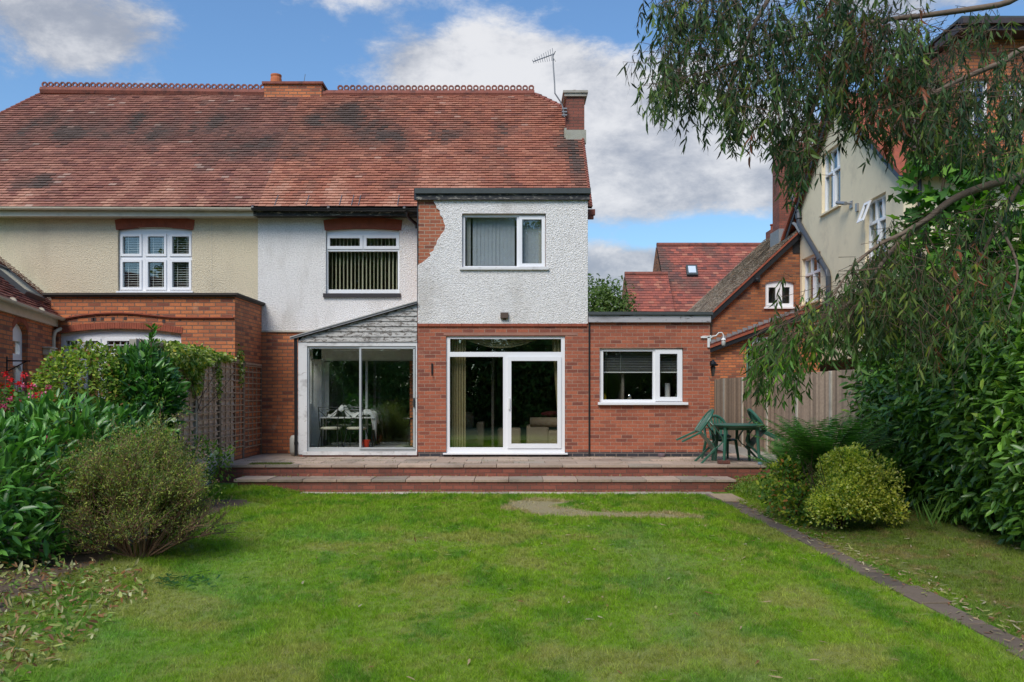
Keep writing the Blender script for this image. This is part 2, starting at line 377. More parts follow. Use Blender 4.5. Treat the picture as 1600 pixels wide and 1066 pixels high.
def tiles(par, o, u, v, W, L, inside=None, stain=None, gauge=.105, tw=.165, pal=None, name='roof_tiles', seed=1):
    """plain clay tiles laid course by course; every tile has a lifted tail and its own colour"""
    r = random.Random(seed); o = Vector(o); u = Vector(u).normalized(); v = Vector(v).normalized(); n = u.cross(v).normalized()
    if n.z < 0: n = -n
    pal = pal or [((.40, .135, .085), 4), ((.33, .10, .065), 4), ((.27, .085, .062), 3), ((.46, .18, .105), 2), ((.20, .075, .06), 2), ((.50, .25, .17), .5)]
    cols = [c for c, _ in pal]; ws = [w for _, w in pal]; mb = MB(); k = 0; b = 0
    while b < L:
        a = -tw / 2 if k % 2 else 0; sag = .012 * (float(N2(k * .13, 5)) - .5)
        while a < W:
            a0, a1, b0, b1 = max(a, 0), min(a + tw - .004, W), b, min(b + gauge * 1.25, L + .03)
            if a1 > a0 + .01 and (inside is None or inside((a0 + a1) / 2, b + gauge / 2)):
                c = r.choices(cols, ws)[0]; f = r.uniform(.91, 1.09)
                s = stain((a0 + a1) / 2, b) if stain else 0
                pale = min(.8, max(0, -s)); c = tuple(x * (1 - pale) + y * pale for x, y in zip(c, (.52, .27, .18)))
                s = min(1, max(0, s + r.uniform(-.09, .09) * (1 if s > .05 else 0)))
                c = tuple(x * f * (1 - s) + y * s for x, y in zip(c, (.10, .066, .052)))
                jb = r.uniform(-.006, .006) + sag + .014 * (float(N1(a * .8, k * .31)) - .5); h = .036 + r.uniform(-.004, .006); h2 = .006
                p = [o + u * a0 + v * (b0 + jb), o + u * a1 + v * (b0 + jb), o + u * a1 + v * b1, o + u * a0 + v * b1]
                mb.add([p[0] + n * (h - .016), p[1] + n * (h - .016), p[1] + n * h, p[0] + n * h, p[2] + n * h2, p[3] + n * h2],
                       [(0, 1, 2, 3), (3, 2, 4, 5)], c)
            a += tw
        b += gauge; k += 1
    return mb.build(name, M['tile'], par)
def crest(par, p0, p1, name='ridge_crest', step=.155, ring=.072, cap=.11, holes=True):
    p0, p1 = Vector(p0), Vector(p1); L = (p1 - p0).length; u = (p1 - p0) / L; z = Vector((0, 0, 1)); s = u.cross(z); mb = MB()
    mb.tube([p0, p1], cap, 8)
    if holes:
        m = int(L / step)
        for i in range(m):
            c = p0 + u * ((i + .5) * L / m) + z * (cap + ring * .72 + random.uniform(-.004, .004)); vs = []; fs = []; q = 8
            for d in (-.018, .018):
                for rr in (ring * (1.06 + random.uniform(-.04, .04)), ring * .52):
                    for k in range(q): g = 2 * math.pi * (k + .5) / q; vs.append(c + s * d + u * rr * math.cos(g) + z * rr * math.sin(g))
            for k in range(q):
                j = (k + 1) % q
                fs += [(k, j, q + j, q + k), (2 * q + k, 3 * q + k, 3 * q + j, 2 * q + j), (k, 2 * q + k, 2 * q + j, j), (q + k, q + j, 3 * q + j, 3 * q + k)]
            mb.add(vs, fs)
    return mb.build(name, M['ridge'], par)
def gutter(par, p0, p1, mat, r=.055, name='gutter', brackets=True):
    p0, p1 = Vector(p0), Vector(p1); u = (p1 - p0).normalized(); s = Vector((0, 0, 1)).cross(u); mb = MB(); n = 8; vs = []; fs = []
    for p in (p0, p1):
        for rr in (r, r - .006):
            for k in range(n + 1): g = math.pi * k / n; vs.append(p + s * rr * math.cos(g) - Vector((0, 0, 1)) * rr * math.sin(g))
    m = n + 1
    for k in range(n): fs += [(k, k + 1, 2 * m + k + 1, 2 * m + k), (m + k, 3 * m + k, 3 * m + k + 1, m + k + 1), (k, m + k, m + k + 1, k + 1), (2 * m + k, 2 * m + k + 1, 3 * m + k + 1, 3 * m + k)]
    fs += [(0, 2 * m, 3 * m, m), (n, m + n, 3 * m + n, 2 * m + n)]; mb.add(vs, fs)
    if brackets:
        L = (p1 - p0).length; q = 0
        while q < L: mb.tube([p0 + u * q, p0 + u * min(L, q + .05)], r + .005, 10); q += 1.6
    return mb.build(name, M[mat], par, smooth=False)
def chimney_pot(par, c, r, h, mat='ridge'):
    return MB().lathe(c, [(r * .95, 0), (r * .9, h * .8), (r * 1.12, h * .82), (r * 1.15, h * .97), (r * .8, h)], 16).build('chimney_pot', M[mat], par, smooth=False)

YW, YR, YB = 17.10, 18.0, 16.26      # wing front, recessed old wall, neighbour's bay
S = YW / FPX
def wx(px): return PX(px, YW)
def wz(py): return PZ(py, YW)
FW, FRc, FB = front(YW), front(YR), front(YB)
EY, EZ = 17.62, 5.24                  # eaves of the long roof
RY = 21.36; RZ = EZ + (RY - EY); HD = RZ - 8.12; HW = 1.12       # 45 degree pitch up to the ridge
XM = PX(403, YR)                      # party line between the two halves

def roofstain(off):
    def f(a, b):
        x = a + off; y = b
        s = 0
        for cx, cy, sx_, sy_, am in ((-4.2, 3.9, 1.0, .9, .8), (-3.3, 3.0, .9, .8, .75), (-5.3, 2.6, 1.2, .8, .45), (-10.6, 3.6, 1.2, .8, .65), (-8.6, 3.2, 1.3, .75, .6), (-7.0, 4.0, .8, .9, .5), (-10.4, 1.0, .8, .5, .4), (1.42, 2.2, .16, 1.2, .8), (1.5, 1.3, .16, .7, .6), (-1.4, 3.1, .5, .5, .35), (-6.4, 3.0, .9, 1.3, .35), (-12, 2.2, .8, 1.3, .4)):
            s += am * gauss(x, y, cx, cy, sx_, sy_)
        t = float(fbm(N1, x * 2.3 + 20, y * 1.3 + 9, 5)); t2 = float(fbm(N3, x * 3.6 + 2, y * 1.1 + 4, 4))
        pl_ = max(0, t2 - .44) * 2.6 * math.exp(-(y / 1.3) ** 2) + max(0, float(fbm(N2, x * 2 + 9, y * 3, 4)) - .60) * 1.6
        if s < .25 and pl_ > .06: return -pl_
        return max(0, s * (1.7 * t + .15) * .88 + max(0, t - .55) * 1.6 + max(0, t2 - .56) * 2.2)
    return f

# ================================================================== our house
HX1 = wx(917); WX0 = wx(653); KX1 = wx(1109.5)
H = thing('semi_detached_house', (-1.9, YR, 0), 'white pebbledashed house with flat-roofed wing, red brick kitchen and red tiled roof', 'house', None)
# recessed old wall : brick below, white render above, window with arch
rw = (wx(509) * 0 + PX(509, YR), PX(624, YR), PZ(459, YR), PZ(357, YR))
zr = PZ(517, YR)
mb = MB()
mb.slab(FRc, [rect(XM, WX0 + .02, zr, EZ + .12), rect(*rw)], -.25, 0); mb.build('rendered_wall', M['dash_w'], H)
dr = (PX(503, YR), PX(640, YR), .06, PZ(562, YR))
MB().slab(FRc, [rect(XM, WX0 + .3, -.5, zr - .004), rect(*dr)], -.25, -.02).build('brick_wall', M['brick_org'], H)
MB().fbox(FRc, XM, WX0, zr - .03, zr + .005, -.01, .02).build('drip_strip', M['concp'], H)
arch(H, FRc, PX(509, YR) - .02, PX(625, YR) + .02, PZ(360, YR), .04, .215, rise2=.07, d0=-.1, d1=.02, n=18)
F2 = Fr((0, YR + .07, 0), (1, 0, 0), (0, -1, 0))
wn = window(H, F2, (rw[0] + .004, rw[1] - .004, rw[2] + .004, rw[3] - .004),
            [(PX(514, YR), PX(562, YR), PZ(384.5, YR), PZ(371, YR)), (PX(571.5, YR), PX(619, YR), PZ(384.5, YR), PZ(371, YR)), (PX(511.5, YR), PX(621, YR), PZ(452, YR), PZ(392, YR))],
            [((PX(510.5, YR), PX(566, YR), PZ(388.5, YR), PZ(367, YR)), (PX(514.5, YR), PX(561.5, YR), PZ(384, YR), PZ(371.5, YR))),
             ((PX(567.5, YR), PX(623, YR), PZ(388.5, YR), PZ(367, YR)), (PX(572, YR), PX(618.5, YR), PZ(384, YR), PZ(371.5, YR)))])
sill(wn, FRc, rw[0] - .05, rw[1] + .03, rw[2] - .085, rw[2] + .004, -.06, .05, 'sill')
vblind(wn, F2, rw[0] + .05, rw[1] - .05, rw[2] + .05, rw[3] - .15, -.16, .083, .080, 62, 'blind')
room(H, rw[0] - 1.0, rw[1] + .6, YR + .26, YR + 3.0, rw[2] - .8, rw[3] + .15)
# wing : brick carcass with a thick coat of render that has fallen away at one corner
wtop, wbot = wz(313), wz(506)
ww = (wx(722), wx(853), wz(418.5), wz(334)); pd = (wx(697), wx(883), wz(708), wz(525)); kw = (wx(937), wx(1067.5), wz(629), wz(544))
MB().slab(FW, [rect(WX0, HX1, .10, wbot + .02), [(pd[0], .0999), (pd[1], .0999), (pd[1], pd[3]), (pd[0], pd[3])]] if False else
          [[(WX0, .10), (pd[0], .10), (pd[0], pd[3]), (pd[1], pd[3]), (pd[1], .10), (HX1, .10), (HX1, wbot + .02), (WX0, wbot + .02)]], -.28, 0).build('brick_wall', M['brick_red'], H)
MB().slab(FW, [rect(WX0, HX1, wbot + .02, wtop + .1), rect(*ww)], -.28, 0).build('old_brick_wall', M['brick_old'], H)
jag = [(653.3, 415), (659, 411), (664, 408), (669, 403), (673, 399.5), (671, 396), (677, 392), (679, 386), (682, 382), (683, 376), (687, 371), (690, 366), (694, 361), (695.5, 354), (693, 346), (692, 341), (688, 336), (687, 329), (682, 326), (681, 321), (678, 316.5), (677, 313)]
jl = [(wx(a) + random.uniform(-.006, .006), wz(b)) for a, b in jag]
outer = [(WX0 - .002, wbot), (HX1 + .015, wbot), (HX1 + .015, wtop)] + list(reversed(jl))
MB().slab(FW, [outer, rect(*ww)], .001, .026).build('rendered_wall', M['dash_w'], H)
MB().box(HX1 - .01, HX1 + .02, YW + .001, 19.5, wbot, wtop + .1).build('side_wall', M['dash_w'], H)
MB().box(WX0 - .015, WX0 + .02, YW + .003, YR + .02, -.1, wtop + .1).build('side_wall', M['brick_arch'], H)
# string course, lintel course, plinth
mb = MB(); x = WX0
while x < HX1 - .01:
    x1 = min(x + .2225, HX1); mb.fbox(FW, x + .002, x1 - .002, wbot - .055, wbot - .002, -.02, .036 + random.uniform(-.003, .003)); x += .225
mb.build('string_course', M['brick_arch'], H)
MB().fbox(FW, pd[0] - .05, pd[1] + .25, pd[3] + .012, pd[3] + .07, -.02, .006).build('lintel', plain('weathered lintel', (.33, .16, .115), .9, .3, 5), H)
mb = MB(); mb.fbox(FW, WX0, pd[0], -.2, .10, -.28, .004); mb.fbox(FW, pd[1], HX1, -.2, .10, -.28, .004); mb.fbox(FW, HX1, KX1, -.2, .10, -.28, .0035); mb.fbox(FW, pd[0], pd[1], -.2, pd[2] - .001, -.28, .002)
mb.build('plinth', M['brick_blue'], H)
# wing window
F3 = Fr((0, YW + .05, 0), (1, 0, 0), (0, -1, 0))
wn = window(H, F3, (ww[0] + .004, ww[1] - .004, ww[2] + .004, ww[3] - .004), [(wx(726.5), wx(807.5), wz(415.5), wz(338.5)), (wx(815.5), wx(847), wz(412), wz(342))],
            [((wx(811), wx(851.5), wz(416.5), wz(337.5)), (wx(816), wx(846.5), wz(411.5), wz(342.5)))])
sill(wn, FW, ww[0] - .05, ww[1] + .06, ww[2] - .05, ww[2] + .003, -.04, .075, 'paintw')
vblind(wn, F3, wx(738), wx(807), ww[2] + .06, ww[3] - .07, -.16, .079, .086, 8, 'blindg')
vblind(wn, F3, wx(812), wx(840), ww[2] + .06, ww[3] - .07, -.16, .079, .086, 8, 'blindg')
for x0 in (728, 842):
    mb = MB()
    pts = [(wx(x0) + .09 * i / 12, .14 + .02 * math.sin(i * 2.1)) for i in range(13)]
    for (a, d), (a2, d2) in zip(pts, pts[1:]):
        mb.hexa([F3(a, ww[2] + .05, -d), F3(a2, ww[2] + .05, -d2), F3(a2, ww[3] - .05, -d2), F3(a, ww[3] - .05, -d), F3(a, ww[2] + .05, -d - .004), F3(a2, ww[2] + .05, -d2 - .004), F3(a2, ww[3] - .05, -d2 - .004), F3(a, ww[3] - .05, -d - .004)])
    mb.build('net_curtain', M['blindw'], wn)
room(H, ww[0] - .4, ww[1] + .5, YW + .29, YW + 2.4, ww[2] - .9, ww[3] + .2)
# flat roof of the wing
mb = MB(); mb.fbox(FW, WX0 - .03, HX1 + .05, wz(313.5), wz(304), -.02, .09)
fas = mb.build('fascia', M['peelblk'], H)
mb = MB(); mb.box(WX0 - .05, HX1 + .07, YW - .13, 19.1, wz(303.8), wz(297.5))
mb.fbox(FW, WX0 - .05, HX1 + .07, wz(304.6), wz(296.5), .12, .14); mb.build('flat_roof', M['felt'], H)
# patio door
F4 = Fr((0, YW + .04, 0), (1, 0, 0), (0, -1, 0))
wn = window(H, F4, (pd[0] + .004, pd[1] - .004, pd[2] + .004, pd[3] - .004),
            [(wx(703), wx(877), wz(550), wz(529.5)), (wx(702.5), wx(786), wz(699.5), wz(557.5)), (wx(798.5), wx(871.5), wz(694), wz(563.5))],
            [((wx(793), wx(877), wz(700.5), wz(557.5)), (wx(799), wx(871), wz(693.5), wz(564)))], name='patio_door', gl='glass_r')
sill(wn, FW, pd[0] - .06, pd[1] + .05, pd[2] - .03, pd[2] + .003, -.05, .06)
MB().fbox(F4, wx(794.5), wx(797), wz(640), wz(622), .02, .055).build('handle', M['inwhite'], wn, bevel=.004)
LX0, LX1, LY1 = pd[0] - .15, pd[1] + 1.2, YW + 5.2
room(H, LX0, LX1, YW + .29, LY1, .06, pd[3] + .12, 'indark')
# kitchen
zk = wz(504)
MB().slab(FW, [rect(HX1 + .001, KX1, .10, zk + .06), rect(*kw)], -.28, -.0).build('brick_wall', M['brick_red'], H)
MB().box(KX1 - .25, KX1 - .001, YW + .285, 21.5, -.4, zk + .06).build('side_wall', M['brick_red'], H)
MB().fbox(FW, wx(919.5), wx(922), .0, wz(494), .002, .022).build('cable_trunking', M['black'], H)
MB().fbox(FW, HX1 + .03, KX1 + .0, wz(504), wz(493), -.02, .07).build('fascia', M['peelfas'], H)
mb = MB(); mb.box(HX1 + .022, KX1 + .04, YW - .11, 21.6, wz(492.6), wz(488)); mb.build('flat_roof', M['felt'], H)
wn = window(H, F3, (kw[0] + .004, kw[1] - .004, kw[2] + .004, kw[3] - .004), [(wx(943), wx(1020.5), wz(624.5), wz(549)), (wx(1031), wx(1059.5), wz(621), wz(552.5))],
            [((wx(1024.5), wx(1066), wz(626.5), wz(546)), (wx(1031.5), wx(1059), wz(620.5), wz(553)))])
sill(wn, FW, kw[0] - .04, kw[1] + .09, kw[2] - .05, kw[2] + .003, -.04, .075)
hblind(wn, F3, kw[0] + .05, kw[1] - .05, wz(580), kw[3] - .04, -.13, .034, 'greymetal', .5)
MB().fbox(F3, kw[0] + .05, kw[1] - .05, wz(580) - .03, wz(580) - .012, -.17, -.12).build('blind_rail', M['blindw'], wn)
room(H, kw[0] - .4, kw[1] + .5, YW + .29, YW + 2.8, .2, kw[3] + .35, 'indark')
# gable + roof
gy = lambda z: EY + (z - EZ)
Fg = Fr((1.64, 0, 0), (0, 1, 0), (1, 0, 0))
MB().slab(Fg, [[(YR, 0), (RY * 2 - YR, 0), (RY * 2 - YR, EZ + .25), (RY + HD, RZ - HD), (RY - HD, RZ - HD), (YR, EZ + .25)]], -.25, 0).build('gable_wall', M['brick_org'], H)
s2 = math.sqrt(.5); VX1 = 1.70; SL = (RY - EY) / s2
RXL = PX(403, EY) ; RIDX = PX(835, RY)
def ins(a, b):       # half hip at the right-hand end
    x = a + RXL; z = EZ + b * s2
    if x > VX1: return False
    if z > 8.12 and x > VX1 - (z - 8.12) * HW / HD: return False
    return True
tiles(H, (RXL, EY, EZ), (1, 0, 0), (0, s2, s2), VX1 - RXL, SL, ins, roofstain(RXL), seed=3,
      pal=[((.38, .142, .084), 4), ((.35, .127, .077), 4), ((.31, .11, .069), 3), ((.41, .165, .10), 1.6), ((.24, .09, .062), .7), ((.46, .25, .18), .15)])
mb = MB()
def q(a, b, off=-.012): return (a, EY + b * s2 + .012, EZ + b * s2 - .02)
bh = (8.12 - EZ) / s2
mb.add([q(RXL, 0), q(VX1, 0), q(VX1, bh), q(VX1 - HW, SL), q(RXL, SL)], [(0, 1, 2, 3, 4)])
mb.add([(RXL, RY, RZ - .02), (VX1 - HW, RY, RZ - .02), (VX1, RY * 2 - gy(8.12), 8.1), (VX1, RY * 2 - EY, EZ), (RXL, RY * 2 - EY, EZ)], [(0, 1, 2, 3, 4)])
mb.add([(VX1, gy(8.12), 8.1), (VX1, RY * 2 - gy(8.12), 8.1), (VX1 - HW, RY, RZ - .02)], [(0, 1, 2)])
mb.build('roof_underlay', M['tile_dk'], H)
# hip tiles, verge tiles, ridge
mb = MB()
for i in range(9):
    t0, t1 = i / 9, (i + 1.15) / 9
    a = Vector((VX1 - HW * (1 - t0), RY - HD * t0, RZ - HD * t0)); b = Vector((VX1 - HW * (1 - t1), RY - HD * t1, RZ - HD * t1))
    mb.tube([a, b], [.05, .075], 8)
mb.build('hip_tiles', M['ridge'], H)
mb = MB(); b = 0
while b < bh:
    p0 = Vector((VX1 - .02, EY + b * s2, EZ + b * s2 + .02)); p1 = p0 + Vector((0, s2, s2)) * .115
    mb.tube([p0 + Vector((0, 0, .012)), p1], [.034, .026], 6); b += .105
mb.build('verge_tiles', M['ridge'], H)
mb = MB(); mb.box(VX1 - .12, VX1 + .06, EY - .02, EY + .08, EZ - .16, EZ - .04); mb.box(VX1 - .10, VX1 + .03, EY + .0, EY + .08, EZ - .24, EZ - .16)
mb.build('kneeler', M['ridge'], H)
crest(H, (RXL + .004, RY, RZ - .02), (PX(510, RY), RY, RZ - .02), holes=False)
crest(H, (PX(527, RY), RY, RZ), (RIDX, RY, RZ))
crest(H, (PX(510, RY), RY, RZ), (PX(527, RY), RY, RZ), holes=False)
# right-hand chimney
cx0, cx1 = PX(884, 20), PX(912, 20)
ch = MB().box(cx0, cx1, 19.8, 20.5, 6.9, PZ(151, 20)).build('chimney', M['brick_step'], H)
mb = MB(); mb.box(cx0 - .05, cx1 + .05, 19.75, 20.55, PZ(156, 20), PZ(151.5, 20)); mb.box(cx0 - .08, cx1 + .08, 19.72, 20.58, PZ(151.2, 20), PZ(147.5, 20)); mb.build('chimney_cap', M['conc'], ch)
chimney_pot(ch, ((cx0 + cx1) / 2, 20.1, PZ(147.5, 20)), .07, .12)
mb = MB(); mb.box(cx0 - .02, cx1 + .03, 19.66, 19.79, 7.22, PZ(210, 20)); mb.box(cx0 - .05, cx0 - .001, 19.7, 20.5, 7.1, PZ(210, 20) + .06); mb.build('flashing', M['flaunch'], ch)
# snow-guard hooks along the eaves
for px in (429, 478, 530, 549, 560, 621):
    x = PX(px, EY); MB().tube([(x, EY + .0, EZ + .05), (x, EY + .1, EZ + .15), (x, EY + .28, EZ + .33)], .008, 5).build('roof_hook', M['steel'], H)
# eaves: fascia, black gutter, swan neck
MB().box(XM, WX0 - .02, EY + .06, EY + .09, EZ - .16, EZ - .012).build('fascia', M['peelblk'], H)
MB().box(XM, WX0 - .02, EY + .09, YR + .02, EZ - .14, EZ - .12).build('soffit', M['black'], H)
g = gutter(H, (XM + .0, EY - .04, EZ - .02), (WX0 - .02, EY - .04, EZ - .035), 'black')
MB().tube([P(636, 331, EY - .04), P(636, 337, EY - .02), P(640, 342, EY + .1), P(651, 351, EY + .25), P(651, 356, EY + .3)], .036, 10).build('downpipe', M['black'], g, smooth=True)
MB().tube([(WX0 - .03, YW - .02, wz(313)), (WX0 - .03, YW - .02, wz(296))], .05, 8).build('rainwater_head', M['black'], g)
MB().tube([(WX0 - .005, YW - .012, wz(473)), (WX0 - .005, YW - .012, wz(316))], .012, 6).build('cable', M['black'], H)
# party chimney in the middle of the ridge
mb = MB(); mb.box(PX(418, 21.5), PX(506, 21.5), 21.22, 22.0, 8.6, PZ(138, 21.5)); ch = mb.build('chimney', M['brick_org'], H)
mb = MB(); mb.box(PX(415, 21.5), PX(509, 21.5), 21.17, 22.05, PZ(138, 21.5), PZ(134.5, 21.5)); mb.build('chimney_cap', M['ridge'], ch)
MB().lathe((PX(431.5, 21.6), 21.6, PZ(134.5, 21.5)), [(.16, 0), (.14, .22), (.13, .26), (.14, .29), (.14, .32), (.11, .33)], 16).build('chimney_pot', plain('orange terracotta', (.48, .14, .05), .8, .2), ch)
MB().lathe((PX(440, 21.6) + .04, 21.7, PZ(134.5, 21.5)), [(.09, 0), (.08, .12), (.09, .15), (.08, .16)], 14).build('chimney_pot', M['ridge'], ch)
MB().tube([(PX(474, 21.6), 21.6, PZ(135, 21.6)), (PX(477, 21.6), 21.6, PZ(116, 21.6))], .008, 5).build('lightning_rod', M['steel'], ch)

# TV aerial
A = thing('tv_aerial', (PX(880, 19.75), 19.75, PZ(175, 20)), 'bent grey television aerial strapped to the brick chimney on the gable', 'aerial')
mb = MB(); ya = 19.7
mb.tube([P(882, 183, ya), P(879, 166, ya), P(875, 158, ya), P(867, 146, ya), P(866.5, 130, ya), P(865, 110, ya), P(863.5, 84, ya)], .016, 6); mb.build('mast', M['steel'], A)
mb = MB(); mb.tube([P(833, 96.5, ya - .3), P(866, 84.5, ya + .2)], .012, 6)
b0, b1 = P(833, 96.5, ya - .3), P(866, 84.5, ya + .2)
for i in range(10):
    c = b0.lerp(b1, i / 9.5); h = .05 + .012 * i; mb.tube([c + Vector((.02, -.02, -h)), c + Vector((-.02, .02, h))], .006, 5)
for sgn in (-1, 1): mb.tube([P(864, 88, ya + .15) + Vector((0, 0, .0)), P(868, 88 + sgn * 8, ya + .1)], .01, 5)
mb.build('antenna', M['steel'], A)
mb = MB()
for k in range(3): mb.box(PX(878, ya), PX(886, ya), ya - .02, ya + .1, PZ(170 + k * 5, ya) - .015, PZ(170 + k * 5, ya) + .015)
mb.build('bracket', M['steel'], A)

# wall bits
tag(MB().box(wx(782), wx(794.5), YW - .10, YW - .027, wz(498), wz(489)).box(wx(786), wx(791), YW - .06, YW - .027, wz(500.5), wz(498)).build('floodlight', plain('rusty brown metal', (.09, .055, .04), .6, .4, 30), bevel=.008), 'small rusty brown floodlight on the white wall above the patio door', 'wall light')
tag(MB().box(wx(674), wx(676.5), YW - .03, YW - .001, wz(584), wz(568)).tube([(wx(675.3), YW - .02, wz(584)), (wx(675.3), YW - .08, wz(587)), (wx(675.3), YW - .08, wz(583))], .01, 6).build('wall_hook', M['black']), 'black hanging-basket hook on the brick pier left of the patio door', 'hook')
L = thing('wall_lamp', (wx(1108), YW, wz(540)), 'white swan-neck lamp with glass globe on the kitchen corner', 'lamp')
MB().tube([(wx(1097), YW - .03, wz(526)), (wx(1112), YW - .04, wz(526)), (wx(1118), YW - .05, wz(525)), (wx(1122), YW - .05, wz(520.5)), (wx(1127), YW - .05, wz(520)), (wx(1129.5), YW - .05, wz(524)), (wx(1129.5), YW - .05, wz(528))], .012, 8).box(wx(1094.5), wx(1112), YW - .04, YW - .02, wz(528.5), wz(526)).build('arm', M['inwhite'], L, smooth=False)
MB().box(wx(1105), wx(1108.3), YW - .04, YW - .001, wz(543), wz(527)).build('wall_plate', M['inwhite'], L)
MB().lathe((wx(1129.5), YW - .05, wz(532)), [(.05, 0), (.045, .02), (.02, .05)], 14).build('shade', M['inwhite'], L)
MB().lathe((wx(1129.5), YW - .05, wz(541)), [(.02, 0), (.04, .02), (.042, .09), (.035, .11)], 14).build('globe', plain('frosted grey glass', (.45, .45, .42), .2), L, smooth=True)

# ================================================================== lean-to conservatory
CX0, CX1 = wx(466), WX0 - .017
K = thing('conservatory', ((CX0 + CX1) / 2, YW + .4, 0), 'lean-to conservatory with peeling boarded gable and aluminium sliding doors', 'conservatory')
def cz(x):  # roof line
    px = x / S + 800
    return wz(np.interp(px, [455, 463, 552, 655], [528.5, 526, 501, 471.5]))
mb = MB()
zb = wz(534.5); k = 0
while zb < wz(478):
    z1 = zb + .106
    # each board is clipped by the slope of the roof
    xs = [x for x in np.linspace(CX0, CX1, 120) if cz(x) - .045 > zb + .01]
    if not xs: break
    xs0 = xs[0]; xe = [x for x in np.linspace(CX0, CX1, 120) if cz(x) - .045 > z1]; xe0 = xe[0] if xe else CX1
    pts = [(xs0, zb + .003), (CX1, zb + .003), (CX1, min(z1, cz(CX1) - .045))] + ([(xe0, z1)] if xe else [])
    g0 = random.uniform(0, .004)
    F_ = FW; n = len(pts); tri = [F_(a, b, .012 + (.018 if b < zb + .02 else 0) + g0) for a, b in pts] + [F_(a, b, -.02) for a, b in pts]
    mb.add(tri, [tuple(range(n)), tuple(reversed(range(n, 2 * n)))] + [(i, (i + 1) % n, n + (i + 1) % n, n + i) for i in range(n)])
    zb = z1; k += 1
mb.build('weatherboards', M['peelclad'], K)
MB().slab(FW, [[(CX0, wz(534)), (CX1, wz(534)), (CX1, cz(CX1) - .02), (CX0 + .3, cz(CX0 + .3) - .02), (CX0, cz(CX0) - .02)]], -.06, -.022).build('gable_backing', plain('tarry black board', (.02, .018, .016), .9), K)
mb = MB(); pts = [(PX(455 + i * 20, YW), cz(PX(455 + i * 20, YW))) for i in range(10)] + [(CX1 + .004, cz(CX1))]
for (a, b), (a2, b2) in zip(pts, pts[1:]):
    mb.hexa([(a, YW - .10, b - .035), (a2, YW - .10, b2 - .035), (a2, YW - .10, b2), (a, YW - .10, b), (a, YW - .04, b - .035), (a2, YW - .04, b2 - .035), (a2, YW - .04, b2), (a, YW - .04, b)])
mb.build('barge_board', M['peelfas'], K)
mb = MB()
for (a, b), (a2, b2) in zip(pts, pts[1:]):
    mb.hexa([(a, YW - .12, b + .001), (a2, YW - .12, b2 + .001), (a2, YW - .12, b2 + .02), (a, YW - .12, b + .02), (a, YR - .005, b + .001), (a2, YR - .005, b2 + .001), (a2, YR - .005, b2 + .02), (a, YR - .005, b + .02)])
mb.build('roof', plain('grey roof sheet', (.42, .41, .39), .6, .15), K)
mb = MB(); mb.fbox(FW, CX0, wx(480), wz(710), wz(534.6), -.1, .015); mb.fbox(FW, wx(480) , CX1, wz(541), wz(534.6), -.1, .012); mb.fbox(FW, wx(650), CX1, wz(706), wz(541), -.1, .0125)
mb.build('timber_frame', M['paintw'], K)
# sliding doors
F5 = Fr((0, YW + .02, 0), (1, 0, 0), (0, -1, 0))
o = (wx(480) + .002, wx(650) - .002, wz(705), wz(541) - .002)
dd = window(K, F5, o, [(wx(482.5), wx(561), wz(699.5), wz(544.5)), (wx(564.5), wx(645.5), wz(699.5), wz(544.5))], name='sliding_door', mat='alu', gl='glass_r')
mb = MB(); mb.fbox(F5, wx(561.5), wx(564.5), wz(702), wz(543), .0, .03); mb.fbox(F5, wx(564), wx(649), wz(545), wz(542.5), .001, .028); mb.fbox(F5, wx(564), wx(649), wz(702), wz(699.5), .001, .028); mb.fbox(F5, wx(645.5), wx(648.5), wz(700), wz(544), .001, .028)
mb.build('sliding_leaf', M['alu'], dd)
MB().fbox(F5, wx(646), wx(648), wz(636), wz(622), .03, .06).build('handle', M['black'], dd)
MB().fbox(FW, wx(473), CX1 - .0, wz(711), wz(705.5), -.05, .05).build('threshold', M['paintw'], K)
MB().fbox(FW, CX0 + .02, CX1, -.2, wz(711.3), -.1, .02).build('base_wall', M['brick_step'], K)
# side wall with window
mb = MB(); mb.box(CX0 + .01, CX0 + .07, YW + .1, YR - .03, -.1, 1.02); mb.box(CX0 + .01, CX0 + .09, YW + .1, YR - .03, 1.02, 1.08); mb.box(CX0 + .01, CX0 + .09, YW + .1, YR - .03, 2.10, 2.35)
for y in (YW + .12, YW + .5, YR - .1): mb.box(CX0 + .015, CX0 + .085, y, y + .06, 1.08, 2.10)
mb.box(CX0 + .017, CX0 + .083, YW + .18, YW + .5, 1.75, 1.81)
mb.build('side_wall', M['inwhite'], K)
MB().box(CX0 + .03, CX0 + .038, YW + .18, YR - .1, 1.08, 1.74).build('side_glass', M['glass'], K)
mb = MB(); mb.box(CX0 + .09, CX1 - .0, YW + .10, YR - .02, 2.31, 2.35); mb.box(CX0 + .1, CX1 - .05, YR - .05, YR + .0, PZ(562, YR) + .0, 2.31); mb.box(CX0 + .07, PX(503, YR), YR - .05, YR - .0, -.1, 2.31)
mb.build('ceiling', M['inwhite'], K)
MB().box(CX0 + .07, CX1, YW + .10, YR - .0, -.06, .175).build('tiled_floor', plain('grey floor tile', (.30, .29, .27), .5, .1), K)
F6 = Fr((0, YR - .03, 0), (1, 0, 0), (0, -1, 0))
o = (PX(503, YR), CX1 - .03, .02, PZ(562, YR))
window(K, F6, o, [(PX(506, YR), PX(571, YR), .09, PZ(564, YR)), (PX(574.5, YR), CX1 - .08, .09, PZ(564, YR))], name='inner_door', mat='alu', gl='glass_r', d=-.02)
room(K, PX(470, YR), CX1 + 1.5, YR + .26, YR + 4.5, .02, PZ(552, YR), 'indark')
mb = MB()
for i in range(10):
    a = PX(505, YR) + .012 * i; mb.box(a, a + .010, YR + .02 + .01 * (i % 2), YR + .04 + .01 * (i % 2), .3 if i < 6 else .9, PZ(566, YR))
mb.build('curtain', M['blindw'], K)
